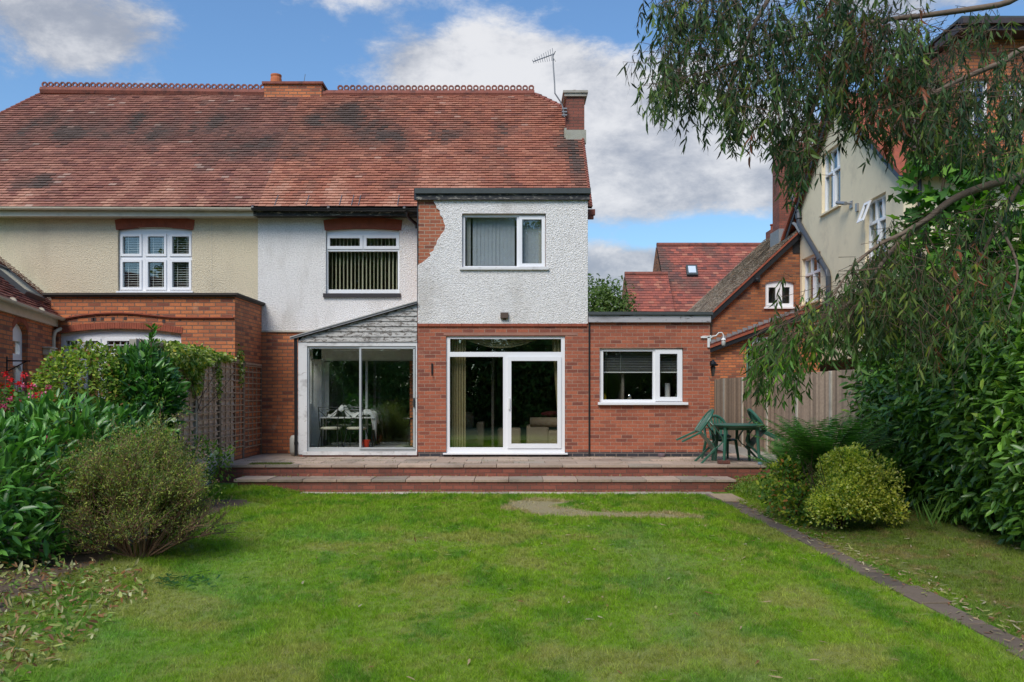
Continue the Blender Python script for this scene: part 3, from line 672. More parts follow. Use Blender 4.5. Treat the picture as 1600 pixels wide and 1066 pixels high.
MB().tube([(wx(462.5), YW - .03, cz(wx(463)) - .03), (wx(463.2), YW - .03, .02)], .034, 10).tube([(wx(463.2), YW - .03, .25), (wx(463.2), YW - .03, .31)], .042, 10).build('downpipe', M['black'], K, smooth=False)
t = thing('strip_light', (PX(572, 17.6), 17.6, 2.2), 'white fluorescent strip light under the conservatory ceiling', 'light')
MB().box(PX(520, 17.6), PX(624, 17.6), 17.56, 17.64, 2.25, 2.30).build('fitting', M['inwhite'], t); MB().tube([(PX(521, 17.6), 17.6, 2.225), (PX(623, 17.6), 17.6, 2.225)], .02, 10).build('tube', M['upvc'], t)

# ================================================================== neighbour's half
NH = thing('neighbouring_house_half', (-9, YR, 0), 'cream pebbledashed left half of the pair of houses, with a flat-roofed brick bay', 'house')
nw = (PX(184, YR), PX(300, YR), PZ(455.5, YR), PZ(356, YR))
XL = -15.2
MB().slab(FRc, [rect(XL, XM - .001, 2.5, EZ + .12), rect(*nw)], -.25, 0).build('rendered_wall', M['dash_c'], NH)
MB().fbox(FRc, PX(331, YR) - .004, PX(331, YR) + .004, PZ(460, YR), PZ(340, YR), .0, .006).build('cable', M['creamp'], NH)
MB().slab(FRc, [rect(XL, XM - .001, -.5, 2.5)], -.25, -.002).build('brick_wall', M['brick_org'], NH)
arch(NH, FRc, nw[0] - .03, nw[1] + .03, PZ(359.5, YR), .06, .215, rise2=.09, d0=-.1, d1=.02, n=18)
nx = lambda p: PX(p, YR); nz = lambda p: PZ(p, YR)
cols = [(189.5, 216.5), (229, 255), (267, 294)]; rows = [(368.5, 396.5), (408.5, 449)]
pn = [(nx(a), nx(b), nz(d), nz(c)) for a, b in cols for c, d in rows]
sa = [((p[0] - .045, p[1] + .045, p[2] - .045, p[3] + .045), (p[0] + .005, p[1] - .005, p[2] + .005, p[3] - .005)) for p in pn]
wn = window(NH, F2, (nw[0] + .004, nw[1] - .004, nw[2] + .004, nw[3] - .004), pn, sa)
for p in pn: hblind(wn, F2, p[0] - .02, p[1] + .02, p[2] - .01, p[3] + .02, -.09, .052, 'blindw', .35)
sill(wn, FRc, nw[0] - .03, nw[1] + .03, nw[2] - .03, nw[2] + .003, -.05, .03)
room(NH, nw[0] - .4, nw[1] + .5, YR + .26, YR + 2.5, nw[2] - .9, nw[3] + .2, 'indark')
NRX0, NRX1 = -15.6, RXL - .002
hipx = PX(65, RY)
def insn(a, b): return (a + NRX0) > hipx - (RZ - (EZ + b * s2)) * .72
tiles(NH, (NRX0, EY, EZ), (1, 0, 0), (0, s2, s2), NRX1 - NRX0, SL, insn, roofstain(NRX0), seed=5,
      pal=[((.30, .122, .083), 4), ((.275, .108, .075), 4), ((.25, .096, .069), 3), ((.33, .14, .095), 1.6), ((.20, .08, .062), .7), ((.42, .26, .20), .2)])
hl = hipx - (RZ - EZ) * .72
mb = MB(); mb.add([q(hl, 0), q(NRX1, 0), q(NRX1, SL), q(hipx, SL)], [(0, 1, 2, 3)])
mb.add([(hipx, RY, RZ - .02), (NRX1, RY, RZ - .02), (NRX1, RY * 2 - EY, EZ), (hl, RY * 2 - EY, EZ)], [(0, 1, 2, 3)])
mb.add([(hl, EY, EZ - .02), (hl, RY * 2 - EY, EZ - .02), (hipx, RY, RZ - .02)], [(0, 1, 2)]); mb.build('roof_underlay', M['tile_dk'], NH)
mb = MB()
for i in range(40):
    f = lambda t: Vector((hipx - (RZ - EZ) * .72 * t, RY - (RY - EY) * t, RZ - (RZ - EZ) * t + .01))
    mb.tube([f(i / 40), f((i + 1.1) / 40)], [.045, .06], 7)
mb.build('hip_tiles', M['ridge'], NH)
crest(NH, (hipx, RY, RZ + .09), (PX(415, RY), RY, RZ + .02))
crest(NH, (PX(415, RY), RY, RZ), (NRX1, RY, RZ), holes=False)
MB().box(XL, XM - .002, EY + .06, EY + .09, EZ - .17, EZ - .02).box(XL, XM - .002, EY + .09, YR + .02, EZ - .155, EZ - .13).build('fascia', M['creamp'], NH)
gutter(NH, (XL, EY - .04, EZ + .01), (XM - .002, EY - .04, EZ - .02), 'creamp', brackets=False)
# brick bay with segmental window
bx = lambda p: PX(p, YB); bz = lambda p: PZ(p, YB)
BX0, BX1 = bx(80), bx(367)
bw = (bx(91.5), bx(283)); bzt = bz(521.5); rise = bz(513.5) - bzt
hole = [(bw[0], .35), (bw[1], .35)] + list(reversed(bow(0, rise, bw[0], bw[1], bzt)))
MB().slab(FB, [rect(BX0, BX1, -.5, bz(464)), hole], -.25, 0).build('bay_wall', M['brick_org'], NH)
MB().box(BX1 - .25, BX1, YB + .2505, YR - .001, -.5, bz(464)).build('bay_side_wall', M['brick_org'], NH)
arch(NH, FB, bw[0] - .02, bw[1] + .02, bzt, rise, .12, d0=-.02, d1=.012, splay=.02, n=26)
# chequer of burnt headers over the arch, moulded hood above
M['burnt'] = plain('burnt brick', (.045, .028, .028), .7, .4, 20)
for i, (px, r_) in enumerate([(110, 0), (119, 0), (126.5, 0), (134, 0), (145, 1), (154, 0), (169, 0), (160, 1), (177, 1), (196, 1), (205.5, 0), (221, 0), (233.5, 0), (148, 1), (247, 0), (256, 1), (268, 0), (281, 0)]):
    x = bx(px); t_ = (x - bw[0]) / (bw[1] - bw[0]); zc = bzt + rise * (1 - (2 * t_ - 1) ** 2) + (.25 if r_ == 0 else .165); MB().fbox(FB, x - .03, x + .03, zc, zc + .062, -.01, .005).build('burnt_header', M['burnt'], NH)
mb = MB(); pts = []
for px, py in ((104, 498), (112, 496.5), (130, 493.5), (150, 491.3), (170, 490.3), (190, 490), (210, 490.8), (230, 492.8), (250, 495), (265, 496.4), (280, 497), (300, 497.3), (366, 497.3)): pts.append((bx(px), bz(py)))
for (a, b), (a2, b2) in zip(pts, pts[1:]):
    for dd_, t0, t1 in ((.045, 0, .022), (.025, -.022, 0)):
        mb.hexa([FB(a, b + t0, 0), FB(a2, b2 + t0, 0), FB(a2, b2 + t1, 0), FB(a, b + t1, 0), FB(a, b + t0, dd_), FB(a2, b2 + t0, dd_), FB(a2, b2 + t1, dd_), FB(a, b + t1, dd_)])
mb.build('hood_mould', M['brick_arch'], NH)
mb = MB(); mb.box(bx(70), BX1 + .05, YB - .06, YB + .14, bz(464), bz(461.8)); mb.box(bx(69), BX1 + .08, YB - .09, YB + .17, bz(461.8), bz(458.5)); mb.box(BX1 - .15, BX1 + .05, YB + .14, YR - .002, bz(464), bz(461.8)); mb.box(BX1 - .16, BX1 + .08, YB + .17, YR - .002, bz(461.8), bz(458.5))
mb.build('coping', plain('dark lichen coping', (.060, .048, .040), .9, .4, 8, .004), NH)
MB().box(bx(70), BX1 - .2, YB + .17, YR - .002, bz(462), bz(460)).build('bay_roof', M['felt'], NH)
F7 = Fr((0, YB + .1, 0), (1, 0, 0), (0, -1, 0))
pn = [(bx(a), bx(b), bz(545.5), bz(532)) for a, b in ((99, 118), (131, 150.5), (163.5, 214), (227, 246), (259, 278.5))] + [(bx(a), bx(b), .45, bz(556)) for a, b in ((99, 118), (131, 150.5), (163.5, 214), (227, 246), (259, 278.5))]
sa = [((p[0] - .045, p[1] + .045, p[2] - .045, p[3] + .045), (p[0] + .005, p[1] - .005, p[2] + .005, p[3] - .005)) for p in pn]
bars = []
for p in pn[:5]:
    for k in range(1, 5 if p[1] - p[0] > .3 else 3):
        x = p[0] + (p[1] - p[0]) * k / (5 if p[1] - p[0] > .3 else 3); bars.append((x - .005, x + .005, p[2], p[3]))
    bars.append((p[0], p[1], (p[2] + p[3]) / 2 - .005, (p[2] + p[3]) / 2 + .005))
window(NH, F7, (bw[0], bw[1], .35, bzt), pn, sa, name='bay_window', bars=bars, topbow=rise)
room(NH, BX0 + .2, BX1 - .3, YB + .3, YR - .3, .0, bz(470), 'indark')

# ================================================================== annexe at the far left
AX0, AY0 = bx(85), YB - .002
dA = Vector((.27, -1, 0)).normalized(); nA = Vector((1, .27, 0)).normalized()
FA = Fr((AX0, AY0, 0), dA, nA)
AN = thing('brick_annexe', (AX0, AY0, 0), 'low brick annexe with a steep tiled roof and skylight at the left edge', 'annexe')
def apix(px):      # distance along the annexe wall that shows at column px
    k = (px - 800) / FPX; return (AX0 - k * AY0) / (k * dA.y - dA.x)
aw0, aw1 = apix(44), apix(20)
zt = 2.36
hole = [(aw0, .5), (aw1, .5)] + list(reversed(bow(0, .16, aw0, aw1, zt)))
MB().slab(FA, [rect(0, 6, -.5, 2.74), hole], -.25, 0).build('brick_wall', M['brick_org'], AN)
arch(AN, FA, aw0 - .01, aw1 + .01, zt, .16, .11, rise2=.18, d0=-.02, d1=.006, n=8)
FA2 = Fr(Vector((AX0, AY0, 0)) - nA * .1, dA, nA); wm = (aw0 + aw1) / 2
window(AN, FA2, (aw0, aw1, .5, zt), [(aw0 + .1, aw1 - .1, 1.98, 2.2), (aw0 + .1, aw1 - .1, .7, 1.78)], [((aw0 + .05, aw1 - .05, .65, 1.83), (aw0 + .105, aw1 - .105, .705, 1.775))], topbow=.16)
MB().slab(Fr(Vector((AX0, AY0, 0)) - nA * .3, dA, nA), [rect(.3, 4, .2, 2.6)], -.6, -.55).build('inner_wall', M['indark'], AN)
# roof
pit = R(41); upv = Vector((-nA.x * math.cos(pit), -nA.y * math.cos(pit), math.sin(pit)))
E0 = Vector((AX0, AY0, 2.78)) + nA * .12
o0 = E0 - dA * 1.85
def insa(a, b):
    p = o0 + dA * a + upv * b; return p.y < YR - .01
tiles(AN, o0, dA, upv, 9, 2.35, insa, lambda a, b: max(0, float(fbm(N2, a * 1.7, b * 2, 4)) - .5) * 1.4, seed=9, pal=[((.34, .115, .08), 4), ((.26, .085, .062), 4), ((.20, .07, .055), 3), ((.42, .16, .10), 2)])
mb = MB(); nn = dA.cross(upv); nn = nn if nn.z > 0 else -nn
a, b, c, d_ = o0 + dA * .0, o0 + dA * 9, o0 + dA * 9 + upv * 2.35, o0 + dA * .55 + upv * 2.35
mb.add([p - nn * .012 for p in (a, b, c, d_)], [(0, 1, 2, 3)]); mb.build('roof_underlay', M['tile_dk'], AN)
rt = o0 + upv * 2.37
crest(AN, rt + dA * .35, rt + dA * 8, step=.09, ring=.05, cap=.09)
gutter(AN, E0 + nA * .04 + Vector((0, 0, -.01)) - dA * .1, E0 + nA * .04 + dA * 5.8 + Vector((0, 0, .0)), 'creamp')
mb = MB(); mb.fbox(Fr(E0 - Vector((0, 0, 2.78)) - nA * .03, dA, nA), .0, 5.8, 2.60, 2.75, -.11, -.02); mb.build('fascia', M['creamp'], AN)
gp = E0 + nA * .04
MB().tube([gp + Vector((.02, .06, -.03)), gp + Vector((0, .08, -.16)), Vector((AX0 + .03, AY0 - .15, 2.50)) + nA * .06, Vector((AX0, AY0 - .15, 2.38)) + nA * .06, Vector((AX0, AY0 - .15, -.3)) + nA * .06], .036, 10).build('downpipe', M['creamp'], AN, smooth=True)
# skylight
def rp(a, b, h): return o0 + dA * a + upv * b + nn * h
sk0, sk1, sb0, sb1 = 1.95, 3.15, .42, 1.32
mb = MB()
for a0, a1, b0, b1 in ((sk0, sk1, sb0, sb0 + .07), (sk0, sk1, sb1 - .07, sb1), (sk0, sk0 + .07, sb0 + .07, sb1 - .07), (sk1 - .07, sk1, sb0 + .07, sb1 - .07)):
    mb.hexa([rp(a0, b0, 0), rp(a1, b0, 0), rp(a1, b1, 0), rp(a0, b1, 0), rp(a0, b0, .11), rp(a1, b0, .11), rp(a1, b1, .11), rp(a0, b1, .11)])
sk = mb.build('skylight', plain('dark grey skylight frame', (.05, .055, .06), .5, .1), AN)
MB().hexa([rp(sk0 + .07, sb0 + .07, .05), rp(sk1 - .07, sb0 + .07, .05), rp(sk1 - .07, sb1 - .07, .05), rp(sk0 + .07, sb1 - .07, .05), rp(sk0 + .07, sb0 + .07, .08), rp(sk1 - .07, sb0 + .07, .08), rp(sk1 - .07, sb1 - .07, .08), rp(sk0 + .07, sb1 - .07, .08)]).build('glass', plain('pale blind behind glass', (.34, .36, .30), .15, .05), sk)
a_ = apix(70)
mb = MB(); mb.fbox(FA, a_ - .16, a_ + .16, 2.02, 2.14, .002, .13); mb.fbox(FA, a_ - .2, a_ + .2, 2.14, 2.17, .002, .17); mb.fbox(FA, a_ - .1, a_ + .1, 1.96, 2.02, .002, .09)
tag(mb.build('vent_box', M['creamp'], bevel=.01), 'cream plastic flue box on the annexe wall beside the downpipe', 'vent')
a_ = apix(10); b_ = .3
tag(MB().tube([FA(a_, 1.83, .0), FA(a_, 1.83, .35)], .012, 6).tube([FA(a_, 1.65, 0), FA(a_, 1.83, .3)], .01, 6).tube([FA(a_, 1.9, .01), FA(a_, 1.6, .01)], .012, 6).build('basket_bracket', M['black']), 'rusty iron basket bracket on the annexe wall beside the narrow window', 'bracket')
# ================================================================== right-hand neighbours
# brown brick gabled house
GY = 25.0
GH = thing('brick_gabled_house', (8.5, GY, 0), 'brown brick gabled house with stone-grey roof slope and small arched white window', 'house')
FG = front(GY); gx = lambda p: PX(p, GY); gz = lambda p: PZ(p, GY)
gwn = (gx(1196), gx(1240.5), gz(480), gz(443))
vx0, vz0, vx1, vz1 = gx(1104), gz(495), gx(1248), gz(361)
sl = (vz1 - vz0) / (vx1 - vx0); ax = vx1 + 1.0; azz = vz1 + sl * 1.0
wall = [(vx0 + .18, -.5), (14.5, -.5), (14.5, azz - (14.5 - ax) * .6), (ax, azz - .08), (vx0 + .18, vz0 + .08)]
MB().slab(FG, [wall, [(gwn[0], gwn[2]), (gwn[1], gwn[2])] + list(reversed(bow(0, .09, gwn[0], gwn[1], gwn[3])))], -.25, 0).build('brick_wall', M['brick_far'], GH)
arch(GH, FG, gwn[0] - .03, gwn[1] + .03, gwn[3], .09, .22, d0=-.03, d1=.01, splay=.06, n=9, mat='brick_far')
F8 = Fr((0, GY + .06, 0), (1, 0, 0), (0, -1, 0))
window(GH, F8, gwn, [(gx(1201), gx(1213), gz(474), gz(448.5)), (gx(1223), gx(1235), gz(474), gz(448.5))], [((gx(1198), gx(1216), gz(477), gz(445.5)), (gx(1201.5), gx(1212.5), gz(473.5), gz(449)))], topbow=.09)
MB().fbox(FG, gwn[0] - .05, gwn[1] + .05, gwn[2] - .05, gwn[2] + .002, -.05, .06).build('sill', M['upvc'], GH)
MB().box(gwn[0] - .3, gwn[1] + .3, GY + .5, GY + .55, gwn[2] - .4, gwn[3] + .4).build('inner_wall', M['indark'], GH)
pu = Vector((1, 0, sl)).normalized(); Lg = (Vector((ax, 0, azz)) - Vector((vx0, 0, vz0))).length
tiles(GH, (vx0, GY - .14, vz0), (0, 1, 0), pu, 7.0, Lg, None, lambda a, b: max(0, float(fbm(N2, a * 2, b * 2, 4)) - .5) * 1.5, seed=12,
      pal=[((.62, .50, .38), 3), ((.52, .42, .32), 3), ((.42, .33, .25), 2), ((.68, .56, .43), 1.5), ((.48, .31, .21), .8)])
mb = MB(); mb.add([(vx0, GY - .12, vz0 - .02), (vx0, GY + 7, vz0 - .02), (ax, GY + 7, azz - .02), (ax, GY - .12, azz - .02), (15, GY - .12, azz - (15 - ax) * .6), (15, GY + 7, azz - (15 - ax) * .6)], [(0, 1, 2, 3), (3, 2, 5, 4)]); mb.build('roof_underlay', M['tile_dk'], GH)
mb = MB()
def vg(t, dz): return (vx0 + (ax - vx0) * t, vz0 + (azz - vz0) * t + dz)
for d0, d1, z0, z1, mm in ((.13, .16, -.05, .02, 0), ):
    mb.slab(FG, [[vg(0, z0), vg(1, z0), vg(1, z1), vg(0, z1)]], d0, d1)
mb.build('verge_tiles', M['brick_arch'], GH)
MB().slab(FG, [[vg(0, -.24), vg(1, -.24), vg(1, -.052), vg(0, -.052)]], .08, .13).build('barge_board', M['black'], GH)
tag(MB().fbox(FG, gx(1177), gx(1185), gz(442), gz(433), .0, .2).lathe((gx(1180), GY - .22, gz(441)), [(.05, 0), (.06, .05), (.04, .09)], 10).build('security_lamp', M['black']), 'small black lamp under the verge of the brown brick gable', 'wall light')
# tall stack and a small one behind
st = MB().box(8.55, 9.35, 26.6, 27.3, 4.5, PZ(236, 27)).box(8.50, 9.4, 26.55, 27.35, PZ(236, 27), PZ(229, 27)).build('chimney', M['brick_step'], GH)
MB().box(8.5, 9.4, 26.5, 27.4, 5.6, 6.55).build('flashing', M['leadf'], st)
st = MB().box(PX(1199, 31), PX(1213, 31), 30.6, 31.2, 5.5, PZ(362, 31)).build('chimney', M['brick_step'], GH)
chimney_pot(st, (PX(1207.5, 31), 30.9, PZ(363, 31)), .12, .28, 'brick_arch')

# tiled lean-to against that gable, with a green window
LT = thing('brick_lean_to', (7.2, 23.4, 0), 'orange brick lean-to with sloping tiled roof, stepped flashing and green window beyond the fence', 'lean-to')
LY = 23.4; FL = front(LY); lx = lambda p: PX(p, LY); lz = lambda p: PZ(p, LY)
va, vb = (lx(1106), lz(543)), (8.66, lz(543) + (8.66 - lx(1106)) * .372)
gw2 = (lx(1166), lx(1232), .8, lz(541))
MB().slab(FL, [[(va[0] + .06, -.5), (vb[0], -.5), (vb[0], vb[1] - .2), (va[0] + .06, va[1] - .15)], rect(*gw2)], -.2, 0).build('brick_wall', M['brick_org'], LT)
MB().box(va[0] + .06, va[0] + .26, LY + .21, GY - .01, -.5, va[1] - .15).build('side_wall', M['brick_org'], LT)
F9 = Fr((0, LY + .05, 0), (1, 0, 0), (0, -1, 0)); gm = plain('sage green window frame', (.13, .24, .19), .5, .1); M['gm'] = gm
window(LT, F9, gw2, [(gw2[0] + .06 + i * .4, gw2[0] + .42 + i * .4, b0, b1) for i in range(2) for b0, b1 in ((.9, 2.0), (2.06, gw2[3] - .06))], mat='gm')
MB().fbox(FL, lx(1175), lx(1225), lz(541), lz(527), .002, .02).build('lintel', M['paintw'], LT)
pl = Vector((vb[0] - va[0], 0, vb[1] - va[1])); LL = pl.length
tiles(LT, (va[0], LY - .2, va[1]), (0, 1, 0), pl, GY - LY + .18, LL, None, None, seed=14, gauge=.2)
mb = MB(); mb.slab(FL, [[va, vb, (vb[0], vb[1] - .16), (va[0], va[1] - .16)]], .11, .19); mb.build('barge_board', M['black'], LT)
mb = MB(); mb.slab(FL, [[(va[0], va[1] + .03), (vb[0], vb[1] + .03), (vb[0], vb[1] - .04), (va[0], va[1] - .04)]], .191, .22); mb.build('verge_tiles', M['brick_arch'], LT)
mb = MB(); n = 20
for i in range(n):
    x = va[0] + (vb[0] - va[0]) * i / n; z = va[1] + (vb[1] - va[1]) * i / n; mb.fbox(FG, x, x + .14, z + .02, z + .15, .002, .012)
mb.build('stepped_flashing', M['leadf'], LT)
Q = thing('wall_lantern', (lx(1112), LY, 1.9), 'black lantern on the brick behind the kitchen corner and fence', 'lantern')
mb = MB(); x = 4.42; yq = 18.3; MB().box(PX(1109, 18.3), PX(1120, 18.3), 18.2, 18.4, PZ(572, 18.3), PZ(569, 18.3)).lathe((PX(1114, 18.3), 18.3, PZ(569, 18.3)), [(.09, 0), (.02, .09)], 8).build('lantern_cap', M['black'], Q)
MB().lathe((PX(1114, 18.3), 18.3, PZ(588, 18.3)), [(.03, 0), (.06, .2), (.03, .23)], 8).build('lantern_glass', M['indark'], Q)
MB().tube([(4.07, 18.3, PZ(565, 18.3)), (4.42, 18.3, PZ(565, 18.3))], .015, 6).build('arm', M['black'], Q)

# tall cream rendered house : its long wall runs towards us
CXw = 8.65; FC = Fr((CXw, 0, 0), (0, 1, 0), (-1, 0, 0))
CH = thing('tall_cream_house', (CXw + 3, 22, 0), 'tall cream rendered house with gable and red brick upper storey at the right', 'house')
def cw(px): return CXw * FPX / (px - 800)
def cwz(py, px): return PZ(py, cw(px))
w1 = (cw(1313), cw(1284), 6.28, 7.95); w2 = (cw(1282), cw(1253), 3.93, 5.30); w3 = (cw(1384), cw(1352), 4.45, 5.98)
gab = [(18.4, 2.2), (24.98, 2.2), (24.98, 6.95), (22.05, 9.15), (18.4, 6.3)]
MB().slab(FC, [gab, rect(*w1), rect(*w2), rect(*w3)], -.25, 0).build('rendered_wall', M['dash_s'], CH)
Fc2 = Fr((CXw + .10, 0, 0), (0, 1, 0), (-1, 0, 0))
def casement(w, openlight=False):
    a0, a1, b0, b1 = w; tr = b1 - (b1 - b0) * .36; m = (a0 + a1) / 2; t1 = a0 + (a1 - a0) * .34; t2 = a0 + (a1 - a0) * .67
    pn = [(a0 + .06, m - .06, b0 + .07, tr - .04), (m + .06, a1 - .06, b0 + .07, tr - .04), (a0 + .06, t1 - .03, tr + .04, b1 - .06), (t1 + .03, t2 - .03, tr + .04, b1 - .06), (t2 + .03, a1 - .06, tr + .04, b1 - .06)]
    o = window(CH, Fc2, w, pn, [((a0 + .03, m - .02, b0 + .03, tr - .01), (pn[0][0] + .004, pn[0][1] - .004, pn[0][2] + .004, pn[0][3] - .004)), ((m + .02, a1 - .03, b0 + .03, tr - .01), (pn[1][0] + .004, pn[1][1] - .004, pn[1][2] + .004, pn[1][3] - .004))])
    sill(o, FC, a0 - .06, a1 + .06, b0 - .05, b0 + .002, -.1, .07, 'dash_s')
    hblind(o, Fc2, a0 + .06, m, b0 + .1, b1 - .1, -.2, .08, 'blindw', .3)
    return o
casement(w1); casement(w2); o = casement(w3)
mb = MB(); a0, a1, b1 = w3[0] + .75, w3[1] - .02, w3[3] - .03
def tilt(a, t, e=0): h = .52 * t; return FC(a, b1 - h * .93, .0 + h * .36 + e)
for (s0, s1, t0, t1) in ((a0, a1, 0, .14), (a0, a1, .86, 1), (a0, a0 + .07, .14, .86), (a1 - .07, a1, .14, .86)):
    mb.hexa([tilt(s0, t0), tilt(s1, t0), tilt(s1, t1), tilt(s0, t1), tilt(s0, t0, .04), tilt(s1, t0, .04), tilt(s1, t1, .04), tilt(s0, t1, .04)])
mb.build('open_toplight', M['upvc'], o)
MB().box(CXw + .5, CXw + .55, 18.7, 24.8, 3, 8.0).build('inner_wall', M['indark'], CH)
# gable roof (falls away behind) with barge board and gutter
mb = MB(); V = Vector
def groof(ya, za, yb, zb, col=None):
    mb.hexa([(CXw - .22, ya, za), (CXw + 6, ya, za), (CXw + 6, yb, zb), (CXw - .22, yb, zb), (CXw - .22, ya, za + .1), (CXw + 6, ya, za + .1), (CXw + 6, yb, zb + .1), (CXw - .22, yb, zb + .1)])
groof(26.1, 6.05, 22.05, 9.17); groof(18.1, 6.05, 22.05, 9.17); mb.build('gable_roof', M['brick_arch'], CH)
mb = MB(); mb.slab(FC, [[(25.9, 6.0), (22.05, 8.97), (22.05, 9.14), (25.9, 6.2)]], .12, .16); mb.slab(FC, [[(18.1, 5.85), (22.05, 8.97), (22.05, 9.14), (18.1, 6.03)]], .12, .16); mb.build('barge_board', M['black'], CH)
MB().box(CXw - .22, CXw + .3, 24.985, 26.0, 5.5, 6.05).build('eaves_box', M['black'], CH)
# downpipe with its kinks
def cp(px, py, d=.08): y = cw(px); return FC(y, PZ(py, y), d)
dp = MB().tube([cp(1248, 300, .2), cp(1249.5, 318, .16), cp(1252, 330), cp(1252.5, 348), cp(1258, 358), cp(1297, 424), cp(1299, 432), cp(1299, 470), cp(1299, 520)], .07, 10)
dp.tube([cp(1252, 334), cp(1252.5, 342)], .095, 10).tube([cp(1285, 404, .09), cp(1287, 408, .09)], .09, 10); dp.build('downpipe', plain('blue grey pipe', (.05, .055, .065), .4, .1), CH, smooth=False)
MB().tube([cp(1244, 348, .1), cp(1249, 352, .1), cp(1256, 364, .1)], .05, 8).build('branch_pipe', M['leadf'], CH)
cam_ = MB().tube([cp(1329, 318, .03), cp(1329, 318, .12)], .03, 8).tube([cp(1330, 318, .14), cp(1320, 317, .2)], .05, 10).box(CXw - .03, CXw + .0, cw(1331) - .08, cw(1331) + .08, PZ(320, cw(1331)) - .09, PZ(320, cw(1331)) + .09)
tag(cam_.build('security_camera', M['greymetal']), 'grey security camera on the cream wall between the upper windows', 'camera')
tag(MB().fbox(FC, cw(1341) - .05, cw(1341) + .05, 5.85, 6.05, .0, .06).build('sensor_box', M['greymetal']), 'tiny grey sensor on the cream wall right of the camera', 'sensor')
tag(MB().fbox(FC, cw(1293.5) - .1, cw(1293.5) + .1, cwz(436, 1293.5), cwz(427, 1293.5), .0, .03).build('air_vent', plain('beige vent', (.50, .45, .33), .7)), 'beige air vent on the cream wall beside the grey downpipe', 'vent')
# front-facing part of the tall house
FT = front(18.38); tz = lambda p: PZ(p, 18.38); tx = lambda p: PX(p, 18.38)
tw = [(tx(1512), tx(1560), 3.6, 5.2), (tx(1500), tx(1545), 6.9, 8.25), (tx(1568), tx(1600), 6.9, 8.2)]
MB().slab(FT, [rect(CXw + .003, 17, 0, 6.25)] + [rect(*tw[0])], -.25, 0).build('rendered_wall', M['dash_s'], CH)
MB().slab(FT, [rect(CXw + 1.2, 17, 6.251, tz(62))] + [rect(*t_) for t_ in tw[1:]], -.25, -.003).build('brick_wall', M['brick_org'], CH)
MB().box(CXw + 1.2, CXw + 1.45, 18.65, 26, 6.2, tz(62)).build('upper_side_wall', M['brick_org'], CH)
Ft2 = Fr((0, 18.46, 0), (1, 0, 0), (0, -1, 0))
for t_ in tw:
    m = (t_[0] + t_[1]) / 2; window(CH, Ft2, t_, [(t_[0] + .06, m - .04, t_[2] + .06, t_[3] - .06), (m + .04, t_[1] - .06, t_[2] + .06, t_[3] - .06)])
tiles(CH, (tx(1420), 17.95, tz(277)), (1, 0, 0), (0, .8, .5), 6, .5, seed=22)
MB().box(tx(1420), 17, 17.86, 17.95, tz(281), tz(277)).build('gutter', M['black'], CH)
MB().box(CXw + 1.0, 17, 17.9, 19, tz(62), tz(50)).box(CXw + 1.0, 17, 17.8, 18.0, tz(54), tz(46)).build('eaves_box', plain('purple brown eaves board', (.05, .035, .035), .6), CH)
mb = MB(); 0 and mb.hexa([(CXw + 1, 17.8, tz(48)), (17, 17.8, tz(48)), (17, 22, tz(48) + 3), (CXw + 1, 22, tz(48) + 3), (CXw + 1, 17.8, tz(46)), (17, 17.8, tz(46)), (17, 22, tz(46) + 3), (CXw + 1, 22, tz(46) + 3)]); mb.box(CXw + 1.0, 17, 17.85, 26, tz(46) + .001, tz(46) + .06).build('roof', M['felt'], CH)
MB().tube([(tx(1434), 18.3, 6.2), (tx(1434), 18.3, 3)], .045, 8).build('downpipe', M['black'], CH)
MB().box(CXw + .6, 16.5, 19.2, 19.25, 2.5, 8.6).build('back_wall', M['indark'], CH)

# far house behind the kitchen roof
BH = thing('far_red_roofed_house', (9, 40, 0), 'distant house with two steep red tiled roofs and small roof light', 'house')
by = 40.0
def broof(x0, x1, ztop, L, y, seed):
    s, c = math.sin(R(48)), math.cos(R(48))
    tiles(BH, (x0, y - L * c, ztop - L * s), (1, 0, 0), (0, c, s), x1 - x0, L, None, lambda a, b: max(0, float(fbm(N1, a * .8 + seed, b * .8, 5)) - .46) * 3.0 + (.4 if a < .4 and x0 > 6.5 else 0) * float(N2(b, 3)), seed=seed, gauge=.17, tw=.25,
          pal=[((.36, .10, .065), 4), ((.30, .085, .06), 4), ((.24, .075, .055), 3), ((.40, .15, .095), 1.5), ((.16, .06, .05), 1)])
    mb = MB(); mb.hexa([(x0, y - L * c, ztop - L * s - .05), (x1, y - L * c, ztop - L * s - .05), (x1, y, ztop - .05), (x0, y, ztop - .05), (x0, y + L * c, ztop - L * s - .05), (x1, y + L * c, ztop - L * s - .05), (x1, y + .01, ztop - .04), (x0, y + .01, ztop - .04)])
    mb.build('roof_underlay', M['tile_dk'], BH)
    MB().tube([(x0, y, ztop + .02), (x1, y, ztop + .02)], .11, 8).build('ridge_tiles', M['ridge'], BH)
    mb = MB(); mb.add([(x0 - .03, y, ztop - .06), (x0 - .03, y - L * c, ztop - L * s - .06), (x0 - .03, y - L * c, -1), (x0 - .03, y + 3, -1), (x0 - .03, y + L * c, ztop - L * s - .06)], [(0, 1, 2, 3, 4)]); mb.build('gable_wall', M['brick_far'], BH)
broof(PX(1026, by), PX(1200, by) + 2, PZ(383.5, by), 5.4, by, 31)
by2 = 38.0
broof(PX(976, by2), PX(1043, by2), PZ(429, by2), 3.2, by2, 32)
s, c = math.sin(R(48)), math.cos(R(48))
def br(px, py):  # point on the big roof seen at this pixel
    k = (px - 800) / FPX; e = (HOR - py) / FPX; zt_ = PZ(383.5, by); t_ = (zt_ - CAMZ - e * by) / (s / c + 0 - e) if False else None
    # z = zt - (by - y)*s/c ; z = CAMZ + e*y
    y = (CAMZ - zt_ + by * s / c) / (s / c - e); return V((k * y, y, CAMZ + e * y))
